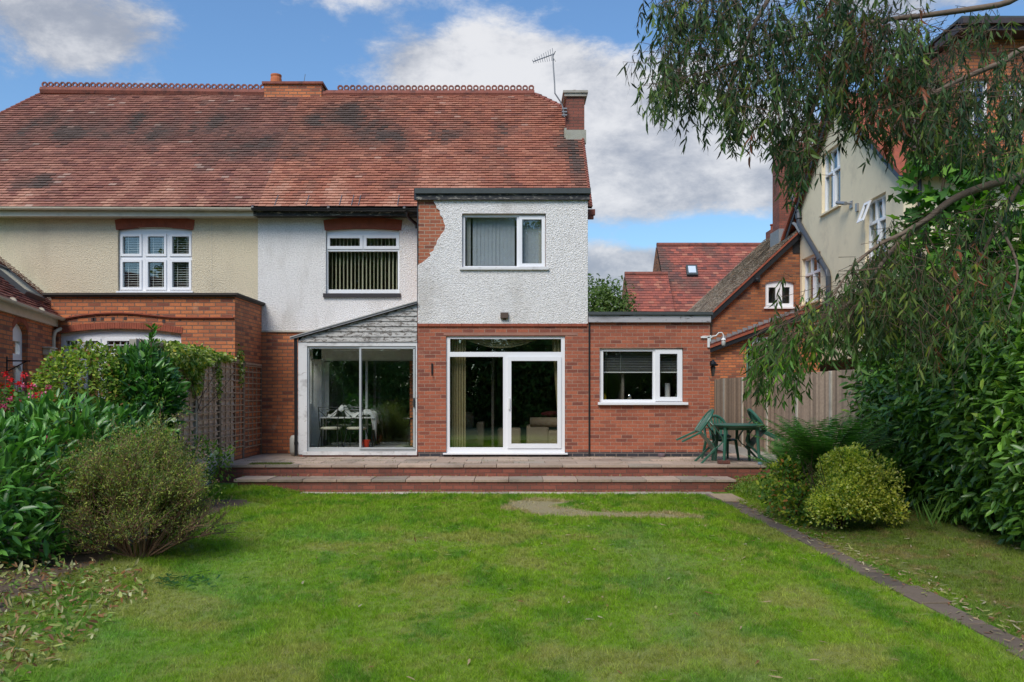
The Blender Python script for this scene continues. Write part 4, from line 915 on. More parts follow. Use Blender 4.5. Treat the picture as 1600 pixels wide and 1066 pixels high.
nb = V((0, -s, c)); p = [br(1073, 433), br(1090, 433), br(1088, 418), br(1071, 418)]
mb = MB(); mb.hexa([q_ + nb * .0 for q_ in p] + [q_ + nb * .16 for q_ in p]); sk = mb.build('skylight', M['felt'], BH)
ce = sum(p, V()) / 4; mb = MB(); mb.hexa([ce + (q_ - ce) * .68 + nb * .12 for q_ in p] + [ce + (q_ - ce) * .68 + nb * .18 for q_ in p]); mb.build('glass', plain('roof glass with painted sky', (.55, .62, .68), .1, .02), sk)  # reflected sky is put into the pane as an opaque pale blue

# ================================================================== ground, patio and steps
def gh(x, y):
    x = np.asarray(x, float); y = np.asarray(y, float)
    z = -.42 + 0 * x
    z = z + .10 * np.clip((-3.7 - x) / .5, 0, 1) * np.clip((y - 11.5) / 2.5, 0, 1) * (y < 15.2)
    z = z + .10 * np.clip((-x - 3.4) / 1.2, 0, 1) * (y < 12)
    z = z + np.clip((x - 3.75) / 1.3, 0, 1) * (.06 + .22 * np.clip((y - 9.5) / 5, 0, 1)) * (y < 18)
    z = z + .03 * (fbm(N3, x * .5 + 30, y * .5, 3) - .5) * (y < 14.2)
    return z
def soilmask(x, y):
    return ((x < -3.5 - .25 * (y - 5) + .35 * (fbm(N3, x * 2, y * 2, 3) - .5) * 2) & (y < 8.6) & (x < -3.35)) | ((x < -4.1) & (y < 13)) | ((x > 5.9) & (y < 15))
def scar(x, y):
    ex, ey = (x - 1.85) / 1.55, (y - 12.75) / 1.0; return np.sqrt(ex ** 2 + ey ** 2) + .16 * (fbm(N1, x * 2.5, y * 2.5, 3) - .5), np.arctan2(ey, ex)
def lawncol(x, y):
    n = len(x)
    a = fbm(N1, x * .8 + 12, y * .6 + 3, 5); b = fbm(N2, x * 3.1 + 3, y * 1.7 + 8, 5); c = fbm(N3, x * 8, y * 5, 4)
    col = np.array((.21, .36, .012)) * np.ones((n, 3))
    def blend(col, t, k): t = np.clip(t, 0, 1)[:, None]; return col * (1 - t) + np.array(k) * t
    col = blend(col, (a - .48) * 3, (.28, .41, .02)); col = blend(col, (b - .50) * 5, (.12, .27, .014)); col = blend(col, (.46 - b) * 5, (.27, .38, .04)); col = blend(col, (c - .55) * 7, (.30, .36, .06))
    st = x + 1.9 + .16 * (12 - y) + .9 * (a - .5); streak = np.exp(-(st / .75) ** 2)         # pale blue-green sweep where the mower flattened it
    col = blend(col, streak * .7 * np.clip((13 - y) / 3, 0, 1) * np.clip(b * 1.8 - .1, 0, 1), (.19, .37, .06))
    col = blend(col, np.exp(-((x - 1.45 + .3 * (b - .5)) / .35) ** 2) * (y < 11) * c, (.24, .35, .09))
    dry = np.clip((fbm(N1, x * 1.3 + 40, y * 1.3 + 9, 4) - .57) * 9, 0, 1) * .75 * (y < 11); col = blend(col, dry, (.36, .36, .09))
    rt_ = np.clip((x - 3.5) * 2, 0, 1) * (y < 12.5); col = blend(col, rt_ * .8, (.17, .22, .035)); col = blend(col, rt_ * np.clip((c - .50) * 7, 0, 1) * .6, (.30, .21, .09))
    col = blend(col, np.clip((-3.3 - x) * .8, 0, 1) * (y < 12) * .55, (.08, .18, .02))
    rr, th = scar(x, y); rc = ((np.abs(rr - 1) < .30 + .25 * (c - .5)) & ((th < -1.1) | (th > 2.4))); col = blend(col, rc * .8, (.50, .38, .24)); return col
def axis(a, b, st, far): 
    l = list(np.arange(a, b + 1e-6, st)); g = 1.0; lo, hi = l[0], l[-1]
    while hi < far: g *= 1.6; hi += g; l.append(hi)
    g = 1.0
    while lo > -far: g *= 1.6; lo -= g; l.insert(0, lo)
    return np.array(l)
gxs, gys = axis(-8, 8, .1, 500), axis(1, 20, .1, 700)
XX, YY = np.meshgrid(gxs, gys, indexing='ij'); ZZ = gh(XX, YY); ZZ[(np.abs(XX) > 12)] = -.45
n0, n1_ = XX.shape; idx = np.arange(n0 * n1_).reshape(n0, n1_)
me = bpy.data.meshes.new('ground'); me.from_pydata(np.stack([XX, YY, ZZ], -1).reshape(-1, 3).tolist(), [], np.stack([idx[:-1, :-1], idx[1:, :-1], idx[1:, 1:], idx[:-1, 1:]], -1).reshape(-1, 4).tolist())
vx, vy = XX.ravel(), YY.ravel(); gc = lawncol(vx, vy) * .62; so_ = soilmask(vx, vy); gc[so_] = np.array((.11, .075, .05)); gc[(np.abs(vx) > 7.9) | (vy < 1) | (vy > 20)] = (.08, .12, .03)
at = me.color_attributes.new('col', 'FLOAT_COLOR', 'POINT'); at.data.foreach_set('color', np.c_[gc, np.ones(len(gc))].astype(np.float32).ravel())
m = vcol('turf soil', .95, 60, .45, .02)
g_ = link_mesh(me, 'ground', m, None, (0, 0, 0)); tag(g_, 'garden soil and turf under the lawn', kind='structure')

def slabs(name, x0, x1, y0, y1, z, w, d, th, label, pal, stag=0, skirt=True, seed=3):
    r = random.Random(seed); mb = MB(); y = y1; k = 0
    while y > y0 + .02:
        yb = max(y - d, y0); x = x0 - (w * .5 if (k % 2 and stag) else 0)
        while x < x1 - .01:
            a0, a1 = max(x, x0), min(x + w, x1)
            if a1 - a0 > .03:
                q_ = r.uniform(.75, 1.15); cc = tuple(v_ * q_ for v_ in r.choice(pal)); g = .005; t = [r.uniform(-.006, .006) for _ in range(4)]
                mb.hexa([(a0 + g, yb + g, z - th), (a1 - g, yb + g, z - th), (a1 - g, yb + g, z + t[0]), (a0 + g, yb + g, z + t[1]), (a0 + g, y - g, z - th), (a1 - g, y - g, z - th), (a1 - g, y - g, z + t[2]), (a0 + g, y - g, z + t[3])], cc)
            x += w
        y = yb; k += 1
    o = mb.build(name, M['pave'], bevel=.004); return tag(o, label, kind='structure')
pinks = [(.43, .32, .24), (.39, .29, .22), (.45, .34, .26), (.36, .28, .22), (.34, .28, .22)]
PXL, PXR, PYF = -5.38, 4.85, 15.10
slabs('patio', PXL, PXR, PYF, 18.0, 0.0, .60, .50, .045, 'pinkish paved terrace in front of the house', pinks, 1)
slabs('upper_step', PX(366, 14.55), PX(1150, 14.55), 14.50, 15.12, -.20, .60, .62, .045, 'paved middle step below the terrace', pinks, 0, seed=5)
slabs('paving_strip', PX(470, 14.4), PX(1113, 14.4), 14.2, 14.52, -.415, .6, .32, .05, 'pale paving strip at the foot of the steps', [(.46, .40, .32), (.40, .35, .28)], 0, seed=6)
def st_(mb, name, mat, label): return tag(mb.build(name, M[mat]), label, kind='structure')
st_(MB().box(PXL + .02, PXR - .03, PYF + .03, PYF + .25, -.6, -.046).box(PXL + .02, PXL + .2, PYF + .25, 18, -.6, -.046).box(PXR - .25, PXR - .03, PYF + .25, 22, -.6, -.046).box(PXL + .2, PXR - .25, PYF + .25, 18.0, -.6, -.05), 'upper_riser', 'brick_step', 'dark red brick riser of the terrace')
st_(MB().box(PX(372, 14.55), PX(1147, 14.55), 14.53, 15.12, -.7, -.247), 'lower_riser', 'brick_step', 'dark red brick riser of the lower step')
st_(MB().box(PXR + .0, 7.5, 15.4, 24.5, -.6, -.02), 'side_passage', 'conc', 'concrete side path between kitchen and fence')
# edging path of worn slabs along the lawn
mb = MB(); y = 5.0; r = random.Random(4)
while y < 14.0:
    d = r.uniform(.55, .75); x0 = 3.33 + r.uniform(-.03, .03); x1 = 3.57 + r.uniform(-.02, .06); t = r.uniform(-.01, .012); q_ = r.uniform(.8, 1.15); cc = tuple(v_ * q_ for v_ in r.choice([(.14, .105, .075), (.18, .135, .10), (.11, .085, .065)])); z0 = float(gh(3.45, y)) + .012
    mb.hexa([(x0, y, z0 - .06), (x1, y + r.uniform(-.03, .03), z0 - .06), (x1, y, z0 + t), (x0, y, z0), (x0, y + d - .02, z0 - .06), (x1, y + d - .03, z0 - .06), (x1, y + d - .03, z0 + t), (x0, y + d - .02, z0)], cc); y += d
tag(mb.build('path', M['pave'], bevel=.008), 'narrow worn stone edging path on the right of the lawn', kind='structure')
slabs('sandy_patch', 3.35, 3.75, 13.2, 14.18, -.405, .4, .5, .03, 'sandy bare corner where the path meets the steps', [(.44, .32, .20)], 0, seed=9)

# ================================================================== fences
r = random.Random(8)
RF = thing('closeboard_fence', (5.73, 16, 0), 'weathered grey closeboard fence with concrete posts on the right', 'fence')
posts = [5.73 * FPX / (p - 800) for p in (1109, 1134, 1163, 1202, 1249, 1302.5, 1366)]
for i, y in enumerate(posts):
    MB().box(5.66, 5.77, y - .05, y + .05, -.6, 1.70).build('fence_post', M['concp'] if i > 1 else M['conc'], RF, bevel=.01)
    if i + 1 < len(posts):
        y1, y0 = posts[i] - .06, posts[i + 1] + .06; mb = MB(); yy = y0; base = r.uniform(.85, 1.1)
        while yy < y1:
            ww_ = min(.095, y1 - yy); f = base * r.uniform(.58, 1.25); cc = (.32 * f, .235 * f, .17 * f); tt = 1.70 + r.uniform(-.008, .008)
            mb.hexa([(5.715, yy, -.15), (5.685, yy + ww_, -.15), (5.685, yy + ww_, tt), (5.715, yy, tt), (5.73, yy, -.15), (5.73, yy + ww_, -.15), (5.73, yy + ww_, tt), (5.73, yy, tt)], cc); yy += .095
        mb.build('fence_panel', M['fencewood'], RF)
        MB().box(5.69, 5.74, y0, y1, -.45, -.151).build('gravel_board', M['conc'], RF)
LF = thing('trellis_fence', (-5.45, 14.5, 0), 'woven lap fence faced with brown trellis between the two gardens', 'fence')
lp = [17.93, 16.75, 15.4, 14.25, 13.1, 12.0]; ltop = lambda y: 1.90 + (18 - y) * .03
for i, y in enumerate(lp):
    MB().box(-5.50, -5.40, y - .045, y + .045, -.5, ltop(y)).build('fence_post', M['bark'] if i < 3 else M['conc'], LF)
    if i + 1 < len(lp):
        y1, y0 = lp[i] - .05, lp[i + 1] + .05; t = ltop(y0) - .04; zb = .22 if i else .18
        mb = MB(); z = zb; k = 0
        while z < t:
            f = r.uniform(.7, 1.25); cc = (.66 * f, .48 * f, .37 * f) if i else (.24 * f, .055 * f, .042 * f)
            n_ = 9; pts = []
            for j in range(n_ + 1):
                yy = y0 + (y1 - y0) * j / n_; off = .012 * math.sin(math.pi * (j + k % 2)); pts.append((yy, off + (.012 if (j + k) % 2 else -.006)))
            for (ya, oa), (yb_, ob) in zip(pts, pts[1:]):
                mb.hexa([(-5.455 + oa + .022, ya, z), (-5.455 + ob + .022, yb_, z), (-5.455 + ob, yb_, z + .085), (-5.455 + oa, ya, z + .085), (-5.465 + oa, ya, z), (-5.465 + ob, yb_, z), (-5.465 + ob, yb_, z + .085), (-5.465 + oa, ya, z + .085)], cc)
            z += .078; k += 1
        mb.build('fence_panel', M['fencewood'], LF)
        mb = MB()
        a = y0
        while a < y1: mb.box(-5.415, -5.398, a - .014, a + .014, zb, t); a += .27
        z = zb + .03
        while z < t: mb.box(-5.397, -5.383, y0, y1, z - .011, z + .011); z += .118
        mb.box(-5.425, -5.375, y0, y1, t - .01, t + .03); mb.build('trellis', M['trel'], LF)
        MB().box(-5.48, -5.43, y0, y1, -.5, zb - .01).build('gravel_board', M['concp'], LF)
MB().box(-5.36, -5.22, 14.15, 14.33, -.4, .12).build('post_stub', M['concp'], LF)

# ================================================================== green plastic furniture
def chair(name, label, loc, rotz, tiltx=0):
    """moulded garden chair, facing -Y in its own space"""
    T = thing(name, (0, 0, 0), label, 'chair', 'green moulded garden chairs round the table')
    G = M['greenp']
    mb = MB(); n = 8; vs = []
    for j in range(n + 1):
        for i in range(n + 1):
            u = i / n * 2 - 1; v = j / n; wdt = .215 + .025 * (1 - v); vs.append((u * wdt, -.23 + .44 * v, .42 - .02 * v + .02 * u * u - (.03 * max(0, .15 - v) / .15)))
    m1 = [(x, y, z) for x, y, z in vs]; m2 = [(x, y, z - .012) for x, y, z in vs]; k = len(vs); f = []
    for j in range(n):
        for i in range(n): a = j * (n + 1) + i; f += [(a, a + 1, a + n + 2, a + n + 1), (k + a, k + a + n + 1, k + a + n + 2, k + a + 1)]
    for j in range(n):
        for a, b in ((j * (n + 1), (j + 1) * (n + 1)), (j * (n + 1) + n, (j + 1) * (n + 1) + n), (j, j + 1), (n * (n + 1) + j, n * (n + 1) + j + 1)): f.append((a, b, k + b, k + a))
    mb.add(m1 + m2, f); mb.build('seat', G, T)
    # back : arch hoop with slats
    def bk(x, z): return (x, .21 + (z - .40) * .26 + .25 * x * x * -.35, z)
    mb = MB(); pts = []
    for i in range(19):
        g = math.pi * i / 18; pts.append(bk(-.235 * math.cos(g), .62 + .26 * math.sin(g)))
    pts = [bk(-.225, .41)] + pts + [bk(.225, .41)]
    mb.tube(pts, [.024] + [.030] * 19 + [.024], 8)
    for s_ in (-.13, -.065, 0, .065, .13):
        top = .62 + .25 * math.sqrt(max(0, 1 - (s_ / .235) ** 2)); p = [Vector(bk(s_ * (.8 + .25 * t / 6), .40 + (top - .40) * t / 6)) for t in range(7)]
        for a, b in zip(p, p[1:]): mb.hexa([a + V((-.025, 0, 0)), a + V((.025, 0, 0)), b + V((.025, 0, 0)), b + V((-.025, 0, 0)), a + V((-.02, .008, 0)), a + V((.02, .008, 0)), b + V((.02, .008, 0)), b + V((-.02, .008, 0))])
    mb.build('backrest', G, T, smooth=False)
    for sx_ in (-1, 1):
        mb = MB(); p = [V((sx_ * .225, .24, .66)), V((sx_ * .262, .16, .655)), V((sx_ * .275, .0, .65)), V((sx_ * .272, -.15, .64)), V((sx_ * .262, -.215, .60)), V((sx_ * .25, -.235, .50)), V((sx_ * .245, -.23, .42))]
        for a, b, wa, wb in zip(p, p[1:], (.02, .03, .032, .032, .03, .026), (.03, .032, .032, .03, .026, .024)):
            d = (b - a).normalized(); nrm = d.cross(V((1, 0, 0))).normalized() * .009
            mb.hexa([a + V((-wa, 0, 0)) + nrm, a + V((wa, 0, 0)) + nrm, b + V((wb, 0, 0)) + nrm, b + V((-wb, 0, 0)) + nrm, a + V((-wa, 0, 0)) - nrm, a + V((wa, 0, 0)) - nrm, b + V((wb, 0, 0)) - nrm, b + V((-wb, 0, 0)) - nrm])
        mb.build('armrest', G, T, bevel=.004)
        for y0_, y1_ in ((-.22, -.27), (.19, .29)):
            mb = MB(); a = V((sx_ * .225, y0_, .415)); b = V((sx_ * .275, y1_, 0.0)); s0, s1 = .030, .019
            mb.hexa([a + V((-s0, -s0, 0)), a + V((s0, -s0, 0)), b + V((s1, -s1, 0)), b + V((-s1, -s1, 0)), a + V((-s0, s0 * .4, 0)), a + V((s0, s0 * .4, 0)), b + V((s1, s1, 0)), b + V((-s1, s1, 0))])
            mb.build('leg', G, T, bevel=.005)
    T.location = loc; T.rotation_mode = 'XYZ'; T.rotation_euler = (R(tiltx), 0, R(rotz)); T.scale = (.97,) * 3; return T
tabx, taby = PX(1151.5, 15.75), 15.75
TB = thing('garden_table', (tabx, taby, 0), 'round green plastic garden table on the terrace', 'table')
mb = MB(); mb.lathe((tabx, taby, 0), [(.44, .665), (.47, .68), (.495, .70), (.50, .712), (.49, .722), (.46, .724)], 36); mb.build('tabletop', M['greenp'], TB)
for sx_, sy in ((-1, -1), (1, -1), (-1, 1), (1, 1)):
    mb = MB(); a = V((tabx + sx_ * .29, taby + sy * .29, .68)); b = V((tabx + sx_ * .33, taby + sy * .33, 0))
    mb.tube([a, a.lerp(b, .1), b], [.05, .034, .026], 10); mb.build('leg', M['greenp'], TB, smooth=False)
MB().lathe((tabx, taby, 0), [(.38, .62), (.40, .67)], 24).build('apron', M['greenp'], TB)
chair('garden_chair', 'green plastic garden chair tipped forward, left of the table', (3.34, taby - .02, .19), 90, 50)
chair('garden_chair', 'upright green plastic garden chair behind the table, with grey cushion', (tabx - .16, taby + .62, 0), 8, 0)
chair('garden_chair', 'green plastic garden chair tipped forward, right of the table', (4.97, taby + .12, .19), -90, 50)
CHAIRS = [o for o in C.objects if o.name.startswith('garden_chair')]
cu = MB(); vs = []
tag(MB().lathe((tabx - .16, taby + .58, .425), [(.17, 0), (.20, .02), (.20, .05), (.15, .075), (.05, .08)], 20).build('seat_cushion', plain('faded blue grey cushion', (.13, .20, .20), .9, .2), smooth=True), 'faded grey-green cushion on the upright chair behind the table', 'cushion')
tag(MB().box(PX(1122, 15.4), PX(1140, 15.4), 15.35, 15.47, .002, .06).build('loose_brick', M['brick_step'], bevel=.005), 'loose red brick lying on the terrace under the table', 'brick')
tag(MB().lathe((wx(1033), YW - .05, .005), [(.075, 0), (.08, .05), (.05, .07)], 12).build('drain_cover', plain('dusty purple rubber', (.14, .10, .11), .8)), 'small dusty purple rubber dome against the kitchen plinth', 'cap')
tag(MB().lathe((PX(1188, 15.2), 15.2, .0), [(.04, 0), (.05, .03), (.03, .05)], 10).build('garden_pot', plain('faded blue plastic', (.16, .24, .33), .5), smooth=True), 'small blue scrap on the terrace edge beside the fence border', 'pot')
hose = thing('water_butt', (wx(457), YW + .25, 0), 'pale plastic sack standing beside the conservatory downpipe', 'sack')
MB().lathe((wx(455), YW + .3, .02), [(.09, 0), (.11, .08), (.11, .34), (.08, .40), (.03, .41)], 14).build('sack', plain('pale grey plastic', (.42, .41, .37), .6, .2), hose, smooth=True)
hose.name = 'plastic_sack'
for i, (px, y) in enumerate(((1233, 14.9), (1224, 15.6))):
    tag(MB().lathe((PX(px, y), y, -.02), [(.09, 0), (.12, .20), (.135, .21), (.135, .25), (.11, .25)], 16).build('flower_pot', M['brick_arch']), ['terracotta pot beside the fern, nearer of the two', 'terracotta pot beside the fence, farther of the two'][i], 'flower pot')

# ================================================================== things seen through the glass
def metal_chair(x, y, rot, label):
    T = thing('metal_chair', (0, 0, 0), label, 'chair', 'wrought iron chairs in the conservatory'); K_ = M['black']
    MB().lathe((0, 0, .43), [(.19, 0), (.205, .02), (.20, .05), (.15, .06)], 18).build('seat', plain('cream seat pad', (.62, .58, .46), .8), T, smooth=True)
    mb = MB()
    for s_ in (-1, 1): mb.tube([(s_ * .18, .18, .42), (s_ * .20, .20, .7), (s_ * .20, .235, .98)], .011, 6)
    for z in (.96, .90): mb.tube([(-.2, .232, z), (0, .245, z + .01), (.2, .232, z)], .009, 6)
    for s_ in (-1, 1): mb.tube([(s_ * .19, .215, .88), (s_ * .05, .21, .74), (s_ * .05, .2, .60), (s_ * .17, .2, .5)], .007, 5)
    mb.tube([(.05 * math.cos(g), .215, .66 + .05 * math.sin(g)) for g in np.linspace(0, 6.28, 14)], .009, 5); mb.build('backrest', K_, T)
    for sx_ in (-1, 1):
        for sy in (-1, 1): MB().tube([(sx_ * .16, sy * .16, .43), (sx_ * .19, sy * .19, .2), (sx_ * .21, sy * .23, 0)], .011, 6).build('leg', K_, T)
    T.location = (x, y, .017); T.rotation_euler = (0, 0, R(rot)); return T
metal_chair(PX(516, 17.38), 17.42, 180, 'iron chair at the left end of the conservatory table')
metal_chair(PX(557, 17.38), 17.40, 174, 'iron chair in the middle, behind the door stile, in the conservatory')
T = thing('dining_table', (PX(545, 17.75), 17.75, .016), 'small table under a crumpled pale cloth in the conservatory', 'table')
MB().box(PX(500, 17.7), PX(587, 17.7), 17.55, 17.95, .74, .77).build('tabletop', M['inwhite'], T)
for a in (504, 583):
    for y in (17.6, 17.9): MB().tube([(PX(a, 17.7), y, .75), (PX(a, 17.7), y, .017)], .018, 8).build('leg', M['black'], T)
mb = MB(); n = 26; vs = []; x0, x1 = PX(514, 17.7), PX(590, 17.7)
for j in range(9):
    for i in range(n):
        t = i / (n - 1); x = x0 + (x1 - x0) * t; yy = 17.56 + .38 * j / 8
        h = .79 + .20 * math.exp(-((t - .27) / .13) ** 2) + .10 * math.exp(-((t - .78) / .2) ** 2) + .02 * math.sin(i * 1.7 + j) + .015 * math.sin(j * 2.3 + i * .6)
        if j == 0: h -= .08 + (.3 if t > .88 else 0) + .03 * math.sin(i * 2)
        if i == n - 1: h -= .2
        vs.append((x, yy, h))
f = [(j * n + i, j * n + i + 1, (j + 1) * n + i + 1, (j + 1) * n + i) for j in range(8) for i in range(n - 1)]
o = mb.add(vs, f).build('tablecloth', M['blindw'], smooth=True); tag(o, 'crumpled pale cloth heaped on the conservatory table', 'cloth')
md = o.modifiers.new('thick', 'SOLIDIFY'); md.thickness = .006
o = MB().lathe((PX(571.5, 17.3), 17.3, .017), [(.062, 0), (.08, .135), (.092, .137), (.094, .16), (.08, .16), (.062, .02)], 20).build('bucket', plain('orange red plastic', (.85, .06, .02), .4, .03)); tag(o, 'small orange-red bucket on the conservatory floor', 'bucket')
T = thing('stool', (PX(640, 17.6), 17.6, .016), 'dark round-topped stool behind the right sliding door', 'stool')
MB().lathe((PX(640, 17.6), 17.6, .74), [(.14, 0), (.15, .02), (.14, .04)], 18).build('seat', M['black'], T); MB().tube([(PX(640, 17.6), 17.6, .74), (PX(640, 17.6), 17.6, .04)], .02, 8).lathe((PX(640, 17.6), 17.6, .018), [(.14, 0), (.03, .03)], 16).build('stem', M['black'], T)
# lounge
fab = plain('beige sofa cloth', (.46, .34, .23), .95, .15, 5)
def cushion_box(mb, x0, x1, y0, y1, z0, z1): return mb.box(x0, x1, y0, y1, z0, z1)
for o in list(C.objects):
    if o.name.startswith('metal_chair'): o.location.z = .176; o.scale = (1, 1, .87)
    if o.name.startswith('dining_table'): o.location.z = .176; o.scale = (1, 1, .83)
    if o.name.startswith('stool'): o.location.z = .176; o.scale = (1, 1, .8)
    if o.name == 'bucket': o.location.z += .16
    if o.name == 'tablecloth': o.location.z += .05
ly = 18.5
def lxx(px, y=ly): return PX(px, y)
sf = thing('sofa', (lxx(860), ly + .5, .06), 'beige sofa seen through the right leaf of the patio door', 'sofa')
MB().box(lxx(823), lxx(858), ly, ly + .9, .10, .58).build('armrest', fab, sf, bevel=.05)
MB().tube([(lxx(828), ly + .05, .66), (lxx(893), ly + .05, .66)], .11, 14).build('back_cushion', fab, sf, smooth=True)
MB().box(lxx(850), lxx(900), ly + .02, ly + .9, .10, .48).build('seat', fab, sf, bevel=.05)
ac = thing('armchair', (lxx(735), ly + .4, .06), 'beige armchair behind the curtain of the patio door', 'armchair')
MB().box(lxx(722), lxx(752), ly + .1, ly + .9, .10, .50).build('seat', fab, ac, bevel=.05)
MB().box(lxx(716), lxx(738), ly + .5, ly + .75, .50, .88).build('backrest', fab, ac, bevel=.06)
MB().box(lxx(744), lxx(756), ly + .08, ly + .85, .12, .66).build('armrest', fab, ac, bevel=.04)
tag(MB().box(lxx(777), lxx(814), ly + .2, ly + .75, .10, .52).build('footstool', fab, bevel=.04), 'square beige footstool in the middle of the lounge', 'footstool')
tag(MB().lathe((lxx(862), ly + .35, .77), [(.10, 0), (.24, .04), (.24, .09), (.1, .13)], 4).build('red_cushion', plain('dark red cushion', (.22, .02, .03), .9), bevel=.02), 'dark red cushion on the back of the sofa', 'cushion')
MB().box(LX0, LX1, YW + .3, LY1, .062, .07).build('carpet', plain('brown carpet', (.13, .08, .055), .95, .2), H)
def drape(name, pts_top, ztop, zbot, y, shift, label, nfold=9, mat='curtain'):
    mb = MB(); n = nfold * 6; vs = []; x0, x1 = pts_top
    for j in range(9):
        t = j / 8; z = ztop + (zbot - ztop) * t; s_ = shift(t)
        for i in range(n + 1):
            u = i / n; vs.append((s_[0] + (s_[1] - s_[0]) * u, y + .035 * math.sin(u * nfold * 2 * math.pi), z))
    f = [(j * (n + 1) + i, j * (n + 1) + i + 1, (j + 1) * (n + 1) + i + 1, (j + 1) * (n + 1) + i) for j in range(8) for i in range(n)]
    o = mb.add(vs, f).build(name, M[mat], smooth=True); return tag(o, label, 'curtain')
cy = YW + .26; cxp = lambda p: PX(p, cy)
drape('curtain', (0, 0), PZ(527, cy), .10, cy, lambda t: (cxp(700), cxp(728)), 'olive striped curtain hanging full length at the left of the patio door', 7)
drape('curtain', (0, 0), PZ(527, cy), .60, cy, lambda t: (cxp(862 + 10 * t), cxp(880)), 'narrow olive curtain gathered at the right of the patio door', 3)
mb = MB(); n = 30; vs = []
for j in range(9):
    for i in range(n + 1):
        u = i / n; sag = (.05 + .16 * j / 8) * (1 - (2 * u - 1) ** 2) ; vs.append((cxp(724) + (cxp(842) - cxp(724)) * u, cy - .05 + .02 * math.sin(j * 2.4), PZ(527, cy) - sag - .02 * j / 8))
f = [(j * (n + 1) + i, j * (n + 1) + i + 1, (j + 1) * (n + 1) + i + 1, (j + 1) * (n + 1) + i) for j in range(8) for i in range(n)]
tag(mb.add(vs, f).build('curtain_swag', M['curtain'], smooth=True), 'draped olive swag across the top light of the patio door', 'curtain')
ky = 17.6
tag(MB().lathe((PX(983, ky), ky, 1.18), [(.04, 0), (.055, .04), (.05, .09), (.02, .12)], 12).build('kettle', plain('shiny chrome kettle', (.7, .7, .7), .15, .02, metal=1), smooth=True), 'small chrome kettle behind the kitchen window', 'kettle')
tag(MB().tube([(PX(1043, ky), ky, 1.17), (PX(1043, ky), ky, 1.52)], .055, 14).build('paper_roll', M['inwhite']), 'white kitchen roll behind the right kitchen pane', 'paper roll')
tag(MB().lathe((PX(945, ky), ky, 1.16), [(.03, 0), (.03, .08), (.012, .11), (.012, .14)], 10).build('soap_bottle', plain('yellow soap', (.6, .42, .03), .3)), 'yellow soap bottle in the corner of the kitchen window', 'bottle')
MB().box(kw[0] - .3, kw[1] + .3, YW + .3, YW + .9, 1.12, 1.16).build('worktop', M['inwall'], H)
# ================================================================== foliage
TPL = {
 'broad': (np.array([(0, 0, 0), (.28, -.40, .02), (.33, 0, -.05), (.28, .40, .02), (.68, -.36, -.04), (.70, 0, -.11), (.68, .36, -.04), (1, 0, -.2)]),
           [(0, 2, 1), (0, 3, 2), (1, 2, 5), (1, 5, 4), (2, 3, 6), (2, 6, 5), (4, 5, 7), (5, 6, 7)]),
 'narrow': (np.array([(0, 0, 0), (.25, -.42, 0), (.25, .58, 0), (.62, -.20, -.03), (.62, .62, -.03), (1, .9, -.08)]), [(0, 2, 1), (1, 2, 4), (1, 4, 3), (3, 4, 5)]),
 'small': (np.array([(0, 0, 0), (.5, -.5, .05), (.5, .5, .05), (1, 0, 0)]), [(0, 2, 1), (1, 2, 3)]),
 'lobed': (np.array([(0, 0, 0), (-.10, -.42, 0), (.22, -.30, 0), (.42, -.58, 0), (.58, -.22, 0), (1, 0, 0), (.58, .22, 0), (.42, .58, 0), (.22, .30, 0), (-.10, .42, 0)]), [(0, i, i + 1) for i in range(1, 9)]),
 'blade': (np.array([(0, -.5, 0), (0, .5, 0), (1, 0, 0)]), [(0, 1, 2)]),
}
def nrm(a): return a / np.maximum(np.linalg.norm(a, axis=1, keepdims=True), 1e-9)
def leaves(name, mat, Pp, D, Nn, L, W, Col, kind, parent=None, origin=None):
    tv, tf = TPL[kind]; N = len(Pp); D = nrm(D); Sd = nrm(np.cross(D, Nn)); Nn = np.cross(Sd, D)
    L = np.broadcast_to(np.asarray(L, float), (N,)); W = np.broadcast_to(np.asarray(W, float), (N,))
    o = np.array(ORIG[parent] if parent is not None else (origin or Pp.mean(0)))
    v = (Pp - o)[:, None, :] + tv[None, :, 0:1] * (L[:, None, None] * D[:, None, :]) + tv[None, :, 1:2] * (W[:, None, None] * Sd[:, None, :]) + tv[None, :, 2:3] * (L[:, None, None] * Nn[:, None, :])
    k = len(tv); f = (np.arange(N)[:, None, None] * k + np.array(tf)[None]).reshape(-1)
    me = bpy.data.meshes.new(name); me.vertices.add(N * k); me.vertices.foreach_set('co', v.astype(np.float32).ravel())
    nf = len(f) // 3; me.loops.add(len(f)); me.loops.foreach_set('vertex_index', f.astype(np.int32)); me.polygons.add(nf)
    me.polygons.foreach_set('loop_start', np.arange(0, nf * 3, 3, dtype=np.int32)); me.polygons.foreach_set('loop_total', np.full(nf, 3, dtype=np.int32))
    at = me.color_attributes.new('col', 'FLOAT_COLOR', 'POINT'); cc = np.ones((N, k, 4), np.float32); cc[:, :, :3] = np.asarray(Col)[:, None, :]; at.data.foreach_set('color', cc.ravel())
    me.update(calc_edges=True); me.validate()
    return link_mesh(me, name, M[mat] if isinstance(mat, str) else mat, parent, tuple(o))
def pick(pal, n, jit=.2, clump=None):
    cols = np.array([c for c, _ in pal]); w_ = np.array([w for _, w in pal], float); c = cols[rng.choice(len(cols), n, p=w_ / w_.sum())]
    c = c * rng.uniform(1 - jit, 1 + jit, (n, 1))
    if clump is not None: c = c * clump[:, None]
    return c
def unit(n):
    a = rng.normal(size=(n, 3)); return nrm(a)
